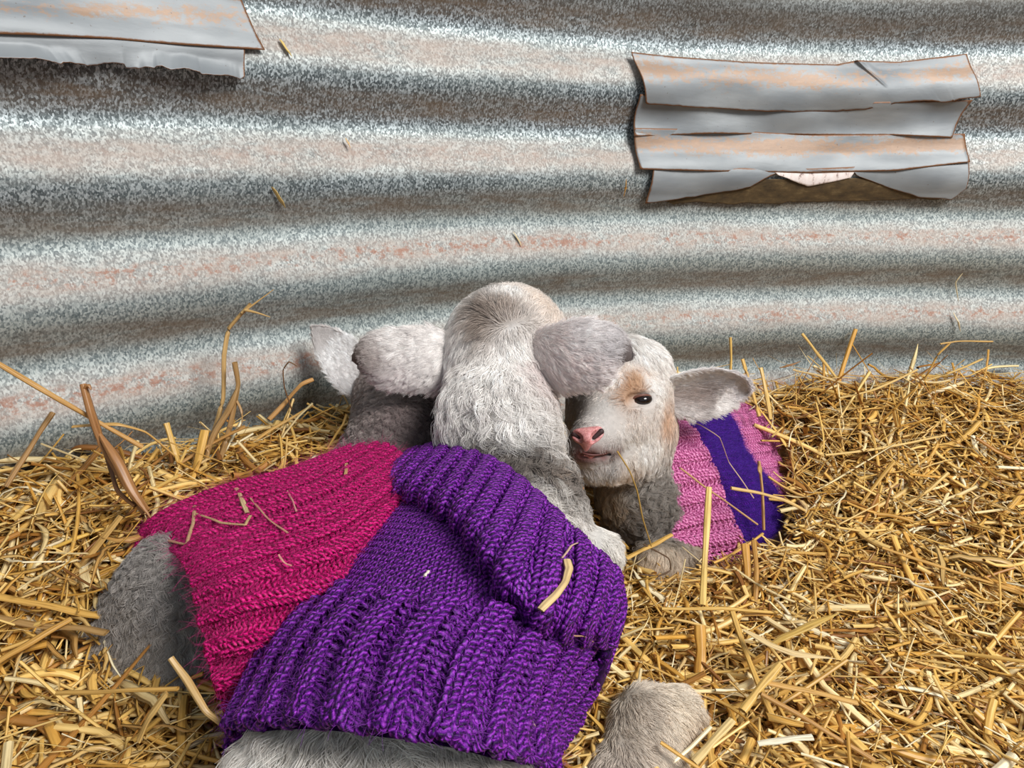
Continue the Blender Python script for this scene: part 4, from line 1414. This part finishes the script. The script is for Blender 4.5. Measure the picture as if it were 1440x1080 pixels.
    for i in pick:
        flat = (.62, .16, .30)[kind[i]]
        v, q, u, t = straw_batch(P[i:i + 1], W[i:i + 1, None] * prof[i:i + 1] * 1.1, flat, tone[i:i + 1], 6)
        link('straw_stalk', mesh_np('straw_stalk', v, q, STRAW, uv=u, attrs={'tint': t}),
             label='loose golden straw stalk lying on top of the bedding', cat='straw', group='loose stalks on top of the bedding')


GOLD, PALE, BROWN, CREAMW, YEL, DUN = lin(214, 170, 96), lin(228, 206, 156), lin(128, 86, 48), lin(242, 232, 206), lin(224, 178, 80), lin(176, 148, 108)


def stalk(label, pts, w, tone, flat=.62, prof=0, group=None, name='straw_stalk', sub=()):
    P0 = np.array(pts); k = max(8, 6 * len(pts))
    C = catmull(P0, k); tt = np.linspace(0, len(P0) - 1, k)
    C = .35 * C + .65 * np.stack([np.interp(tt, np.arange(len(P0)), P0[:, j]) for j in range(3)], -1)
    W = w * .85 * profile(k, prof) * (1 + .10 * np.sin(np.linspace(0, 9, k) + w * 9000))
    C = C + np.array([0, 0, 1.0]) * (np.sin(np.linspace(0, 11, k) + w * 5000) * .0002)[:, None]
    # joints on the stalk
    V, Q, uv, t = straw_batch(C[None], W[None], flat, np.array([tone]), 8)
    o = link(name, mesh_np(name, V, Q, STRAW, uv=uv, attrs={'tint': t}), label=label, cat='straw', group=group)
    for nm, p2, w2, pf in sub:
        C2 = catmull(np.array(p2), max(6, 4 * len(p2)))
        V, Q, uv, t = straw_batch(C2[None], (w2 * profile(len(C2), pf))[None], flat, np.array([tone * 1.05]), 6)
        link(nm, mesh_np(nm, V, Q, STRAW, uv=uv, attrs={'tint': t}), o)
    return o


def on_wall(px, py, off=.004):
    a, z = wall_hit(px, py)
    return wall_pt(np.array(a), np.array(z), off)


def on_knit(px, py, off=.012):
    a, b = (px - 720) / F_PX, (py - 540) / F_PX
    d = Vector((a, CT - b * ST, -ST - b * CT)).normalized()
    h = cover_all.ray_cast(Vector((0, 0, EYE)), d, 2)
    if h[0] is None: return None
    return np.array(h[0] - d * off)


def named_straws():
    n = 0
    S = stalk
    S('long golden straw stem leaning on the wall at the left edge', [U(-40, 490, .385), U(60, 548, .392), U(135, 592, .405), U(200, 628, .415)], .0026, lin(206, 160, 96))
    S('thick brown knotted stem standing up at the left with a broken top', [U(117, 540, .405), U(128, 580, .400), U(142, 620, .398), U(170, 668, .392), U(205, 720, .385)], .0034, lin(166, 118, 72), prof=0,
      sub=[('leaf_sheath', [U(140, 610, .398), U(166, 650, .390), U(186, 690, .384), U(212, 728, .380)], .0032, 1), ('leaf_sheath', [U(118, 548, .404), U(124, 542, .403), U(128, 548, .402)], .0022, 2)])
    S('tall bent straw with a forked dry tip leaning on the wall', [U(352, 428, .50), U(322, 462, .50), U(315, 500, .495), U(314, 560, .49), U(300, 610, .48), U(278, 650, .47)], .0026, lin(206, 170, 112),
      sub=[('leaf_tip', [U(340, 440, .498), U(362, 424, .50), U(385, 407, .502)], .0016, 2), ('seed_spike', [U(345, 436, .497), U(362, 440, .495), U(380, 446, .494)], .0016, 2)])
    S('grey brown knotted stalk beside the tall bent straw', [U(330, 510, .485), U(335, 540, .485), U(328, 580, .48), U(318, 620, .475), U(302, 665, .465)], .0030, lin(176, 140, 92),
      sub=[('leaf_sheath', [U(334, 545, .483), U(322, 575, .478), U(296, 620, .47), U(290, 660, .462)], .0034, 1), ('leaf_sheath', [U(331, 560, .483), U(340, 580, .478), U(338, 600, .475), U(322, 598, .473)], .0012, 2)])
    S('thick yellow stalk below the tall bent straw', [U(288, 605, .465), U(278, 650, .452), U(262, 690, .44), U(235, 715, .43)], .0036, lin(226, 178, 90), flat=.4)
    S('flat golden straw bow lying in front of the left wall', [U(102, 600, .405), U(165, 596, .41), U(205, 608, .42), U(245, 640, .43)], .0026, lin(216, 172, 100), flat=.3)
    S('short upright yellow stub near the left wall', [U(234, 595, .46), U(243, 625, .455), U(254, 660, .45)], .0024, lin(224, 184, 104))
    S('dull brown stalk slanting up near the left edge', [U(74, 580, .41), U(45, 625, .395), U(8, 685, .375)], .0022, lin(170, 130, 80))
    S('thin curled brown thread with a hooked tip', [U(410, 575, .52), U(400, 545, .52), U(398, 520, .52), U(406, 509, .52), U(418, 515, .52)], .0009, lin(122, 88, 58))
    S('thick bent golden stalk left of the lambs ears', [U(440, 534, .535), U(424, 540, .53), U(402, 565, .525), U(378, 590, .515)], .0028, lin(202, 154, 96))
    S('long pale straw lying along the back of the magenta sweater', [U(325, 672, .485), U(380, 650, .49), U(440, 633, .50), U(500, 612, .515)], .0022, lin(222, 182, 104))
    S('thick golden stalk lying below the grey ear', [U(430, 645, .50), U(465, 632, .50), U(508, 615, .505)], .0040, lin(216, 172, 96), flat=.45)
    S('long straw crossing the bedding behind the magenta sweater', [U(180, 690, .43), U(240, 660, .45), U(300, 622, .47), U(345, 600, .48)], .0020, lin(186, 140, 76))
    S('wide golden blade beside the magenta hem', [U(170, 725, .385), U(135, 770, .372), U(105, 805, .36), U(85, 835, .35)], .0034, lin(210, 168, 100), flat=.25)
    S('bright yellow straw at the left beside the grey rump', [U(75, 770, .37), U(105, 758, .375), U(145, 742, .385)], .0018, lin(236, 192, 92))
    S('wide straw leaving the picture at the left edge', [U(-10, 838, .33), U(50, 848, .332), U(105, 860, .335), U(150, 868, .335)], .0030, lin(214, 168, 88), flat=.4)
    S('dull wide blade below the straw leaving the left edge', [U(-10, 868, .32), U(60, 880, .322), U(120, 884, .322), U(150, 890, .32)], .0028, lin(170, 134, 84), flat=.3)
    S('golden stalk sloping down to the lower left edge', [U(-10, 935, .30), U(40, 905, .31), U(100, 870, .325)], .0024, lin(206, 158, 82))
    S('bent stalk lying over the grey hind leg', [U(240, 925, .262), U(262, 955, .258), U(290, 1000, .25), U(315, 1020, .25)], .0019, lin(198, 164, 108))
    S('thin golden straw across the grey foot', [U(80, 975, .265), U(160, 972, .26), U(250, 968, .255)], .0014, lin(206, 162, 88))
    S('short wide stalk under the grey rump', [U(235, 975, .252), U(212, 1005, .248), U(195, 1040, .245)], .0026, lin(210, 172, 106), flat=.35)
    S('dark brown bent twig lying below the thick brown stem', [U(150, 640, .402), U(165, 690, .388), U(190, 712, .382)], .0016, lin(118, 80, 48))
    S('pale curly blade standing up left of the grey neck', [U(455, 600, .545), U(475, 575, .55), U(482, 555, .552), U(490, 570, .55), U(498, 600, .545)], .0012, lin(222, 190, 130), flat=.3)
    S('thin straw arching up against the grey neck', [U(504, 612, .515), U(503, 585, .52), U(510, 562, .522), U(522, 548, .522)], .0008, lin(220, 190, 128))
    S('pale blade slanting down behind the magenta sweater neckline', [U(405, 632, .52), U(450, 615, .525), U(500, 590, .53)], .0022, lin(230, 200, 140), flat=.3)
    S('golden stalk slanting up toward the curled brown thread', [U(330, 640, .49), U(380, 605, .505), U(440, 570, .525)], .0018, lin(216, 172, 98))
    # right
    S('upright pale yellow stub behind the pink sweater', [U(1027, 474, .66), U(1028, 505, .655), U(1026, 540, .65)], .0022, lin(232, 190, 104))
    S('golden stalk leaning right behind the pink sweater', [U(1044, 505, .66), U(1056, 545, .65), U(1068, 585, .64)], .0026, lin(222, 180, 98))
    S('second leaning stalk right of the pink sweater', [U(1070, 517, .67), U(1077, 550, .66), U(1084, 590, .64)], .0024, lin(226, 188, 112))
    S('loose stalk leaning on the wall above the straw heap', [U(1128, 469, .715), U(1148, 495, .705), U(1175, 530, .69)], .0023, lin(220, 182, 104))
    S('thin straw lying flat against the wall at the right', [U(1322, 484, .70), U(1345, 480, .70), U(1396, 480, .70)], .0014, lin(206, 166, 96))
    S('bent straw rising at the far right heap', [U(1300, 535, .70), U(1318, 500, .70), U(1336, 482, .70)], .0015, lin(220, 176, 96))
    S('long horizontal straw at the back of the heap', [U(1115, 520, .70), U(1150, 528, .69), U(1190, 540, .68)], .0018, lin(226, 196, 140))
    S('brown seed husk lying before the wall', [U(1096, 517, .70), U(1110, 514, .70), U(1126, 508, .70)], .0018, lin(156, 112, 66), prof=1)
    S('long pale stalk standing across the bottom of the pink sweater', [U(997, 685, .50), U(994, 740, .485), U(991, 790, .47), U(988, 850, .455)], .0027, lin(240, 206, 126), flat=.4)
    S('bent pale straw lying across the violet band', [U(1028, 686, .530), U(1070, 694, .53), U(1100, 702, .53), U(1132, 718, .53)], .0022, lin(226, 190, 124))
    S('upright dry stalk in front of the violet band', [U(1067, 648, .56), U(1072, 690, .55), U(1074, 745, .54)], .0022, lin(196, 156, 100))
    S('thin dry straw lying across the pink front of the sweater', [U(956, 658, .515), U(985, 680, .518), U(1020, 705, .525), U(1065, 737, .53)], .0013, lin(204, 164, 118))
    S('thin wavy blade draped over the violet band', [U(955, 588, .548), U(985, 598, .55), U(1012, 615, .553), U(1025, 650, .552), U(1045, 678, .548), U(1060, 700, .545)], .0013, lin(206, 176, 156), flat=.3)
    S('twisted green gold straw hanging from the lambs mouth', [U(868, 634, .482), U(885, 662, .478), U(896, 690, .476), U(904, 730, .474), U(916, 768, .474)], .0010, lin(176, 142, 72))
    S('short thick stalk stuck between the two white lambs', [U(786, 602, .468), U(788, 635, .455), U(805, 668, .448), U(818, 690, .445)], .0040, lin(176, 120, 50), flat=.5)
    S('golden stalk lying below the pink sweater and pointing at the white knee', [U(945, 752, .495), U(915, 768, .485), U(880, 785, .475)], .0026, lin(222, 178, 96), flat=.4)
    S('thin dark twisted stem over the cream knee', [U(905, 765, .485), U(940, 785, .480), U(943, 802, .478), U(925, 810, .475), U(900, 808, .472)], .0009, lin(92, 66, 40))
    S('bright white split straw near the bottom right', [U(1066, 1046, .325), U(1105, 1040, .325), U(1143, 1036, .325)], .0026, lin(250, 244, 222), flat=.35)
    S('thick golden stub pointing up right above the white split straw', [U(1044, 1000, .345), U(1068, 968, .355), U(1097, 934, .365)], .0029, lin(232, 192, 112))
    S('pale stalk crossing at the bottom beside the grey hock', [U(976, 1072, .318), U(1000, 1045, .325), U(1030, 1012, .335)], .0028, lin(240, 212, 150), flat=.4)
    S('long grooved straw lying level in the right foreground', [U(1075, 960, .36), U(1130, 970, .36), U(1205, 988, .36)], .0027, lin(208, 164, 96), flat=.4)
    S('broad golden blade slanting across the right foreground', [U(1085, 905, .395), U(1120, 888, .40), U(1180, 862, .41)], .0036, lin(208, 172, 92), flat=.22, prof=1)
    S('pale bent ribbon of straw right of the hock', [U(1045, 885, .40), U(1080, 905, .39), U(1120, 920, .385), U(1175, 926, .385)], .0036, lin(226, 200, 150), flat=.2, prof=1)
    S('long dark gold straw running to the lower right corner', [U(1070, 975, .35), U(1140, 1015, .34), U(1230, 1070, .325)], .0020, lin(186, 140, 78))
    S('upright golden stalk in front of the bedding hollow', [U(984, 880, .42), U(986, 915, .41), U(984, 950, .40)], .0042, lin(212, 160, 76), flat=.5)
    S('long bent stem running down beside the hock', [U(1030, 860, .42), U(1046, 910, .40), U(1068, 965, .375), U(1100, 1040, .345)], .0022, lin(214, 172, 92))
    S('double straw standing below the violet band', [U(1048, 765, .51), U(1052, 810, .49), U(1050, 860, .47)], .0036, lin(206, 154, 72), flat=.4)
    S('stiff straw beside the double straw', [U(1060, 760, .51), U(1064, 800, .49), U(1062, 848, .47)], .0022, lin(188, 140, 70))
    S('white topped straw leaning in the middle right bedding', [U(1132, 796, .49), U(1118, 820, .48), U(1104, 848, .465)], .0020, lin(238, 210, 146))
    S('long level straw below the pink sweater', [U(930, 856, .44), U(1020, 856, .445), U(1100, 862, .45)], .0018, lin(220, 180, 100))
    S('level golden straw at the right edge of the bedding', [U(1110, 776, .515), U(1200, 782, .51), U(1260, 788, .505)], .0020, lin(216, 172, 92))
    S('long straw crossing toward the right edge', [U(1240, 770, .50), U(1330, 800, .485), U(1445, 835, .47)], .0019, lin(206, 160, 84))
    S('pale straw lying high on the right heap', [U(1160, 640, .61), U(1230, 632, .62), U(1330, 612, .63)], .0018, lin(234, 200, 130))
    S('pale split blade on the right heap beside the wall', [U(1180, 560, .66), U(1230, 548, .66), U(1290, 520, .665)], .0017, lin(232, 196, 124))
    # on the wall
    W = 'bits of chaff stuck to the corrugated wall'
    for lab, pts, w, c in (
        ('small yellow chaff stuck high on the wall right of the left tape', [(390, 56), (396, 68), (404, 82)], .0022, lin(228, 200, 120)),
        ('pointed straw bit stuck to the wall below the left tape', [(376, 262), (388, 277), (400, 292)], .0022, lin(206, 176, 110)),
        ('tiny pale husk stuck on the pinkish corrugation', [(486, 194), (489, 200), (491, 208)], .0014, lin(224, 190, 140)),
        ('thin upright straw stuck to the wall left of the torn tape', [(874, 252), (875, 263), (875, 276)], .0015, lin(216, 160, 78)),
        ('curved pale thread stuck to the wall at the right', [(1352, 384), (1345, 398), (1348, 424)], .0014, lin(240, 226, 190)),
        ('short pale husk stuck on the wall near the right edge', [(1337, 438), (1341, 450), (1344, 464)], .0017, lin(236, 218, 180)),
        ('tiny pale fleck on the corrugation above the lambs', [(722, 326), (727, 336), (730, 345)], .0012, lin(226, 206, 160)),
    ):
        S(lab, [on_wall(*p, off=.0035) for p in pts], w, c, flat=.4, prof=1, group=W, name='straw_bit')
    # on the jumpers
    for lab, pts, w, c in (
        ('pale split straw lying on the purple collar', [(797, 787), (800, 800), (795, 818), (780, 838), (760, 858)], .0021, lin(220, 192, 140)),
        ('thin bent thread on the purple collar above the split straw', [(790, 785), (803, 768), (815, 762), (830, 778)], .0006, lin(216, 180, 160)),
        ('pale thread hanging on the lower right corner of the purple hem', [(762, 955), (750, 965), (743, 985), (748, 1015), (766, 1045), (772, 1075)], .0009, lin(206, 180, 150)),
        ('tiny white fleck on the middle of the purple sweater', [(597, 810), (600, 806), (603, 803)], .0008, lin(240, 230, 220)),
        ('thin straw lying across the right end of the purple hem', [(805, 893), (825, 896), (840, 908)], .0008, lin(190, 150, 120)),
        ('dry blade lying on the top of the magenta sweater', [(322, 678), (335, 690), (348, 722)], .0016, lin(222, 196, 150)),
        ('long looped blade on the magenta hem', [(192, 768), (235, 760), (262, 765), (272, 735), (274, 705)], .0012, lin(200, 172, 128)),
        ('thin dry straw trailing across the magenta sweater', [(276, 722), (310, 735), (345, 738), (352, 725)], .0011, lin(206, 176, 130)),
        ('fine thread on the magenta sweater below the dry blade', [(352, 700), (375, 728), (405, 750)], .0007, lin(206, 150, 130)),
        ('short fine hair of hay near the magenta neckline', [(404, 690), (412, 705), (417, 720)], .0006, lin(220, 150, 150)),
        ('tiny yellow bit on the magenta sweater near its neck', [(487, 652), (487, 660), (486, 668)], .0013, lin(214, 174, 120)),
        ('curved fine thread in the middle of the magenta sweater', [(392, 780), (398, 790), (410, 796)], .0006, lin(226, 160, 150)),
    ):
        q = np.array(pts, float); tt = np.linspace(0, len(q) - 1, 4 * len(q))
        P = [on_knit(np.interp(t, np.arange(len(q)), q[:, 0]), np.interp(t, np.arange(len(q)), q[:, 1])) for t in tt]
        P = [p for p in P if p is not None]
        if len(P) >= 2:
            S(lab, P, w, c, flat=.4, prof=0, name='straw_bit')


NLOOSE = 230
build_straw()
named_straws()
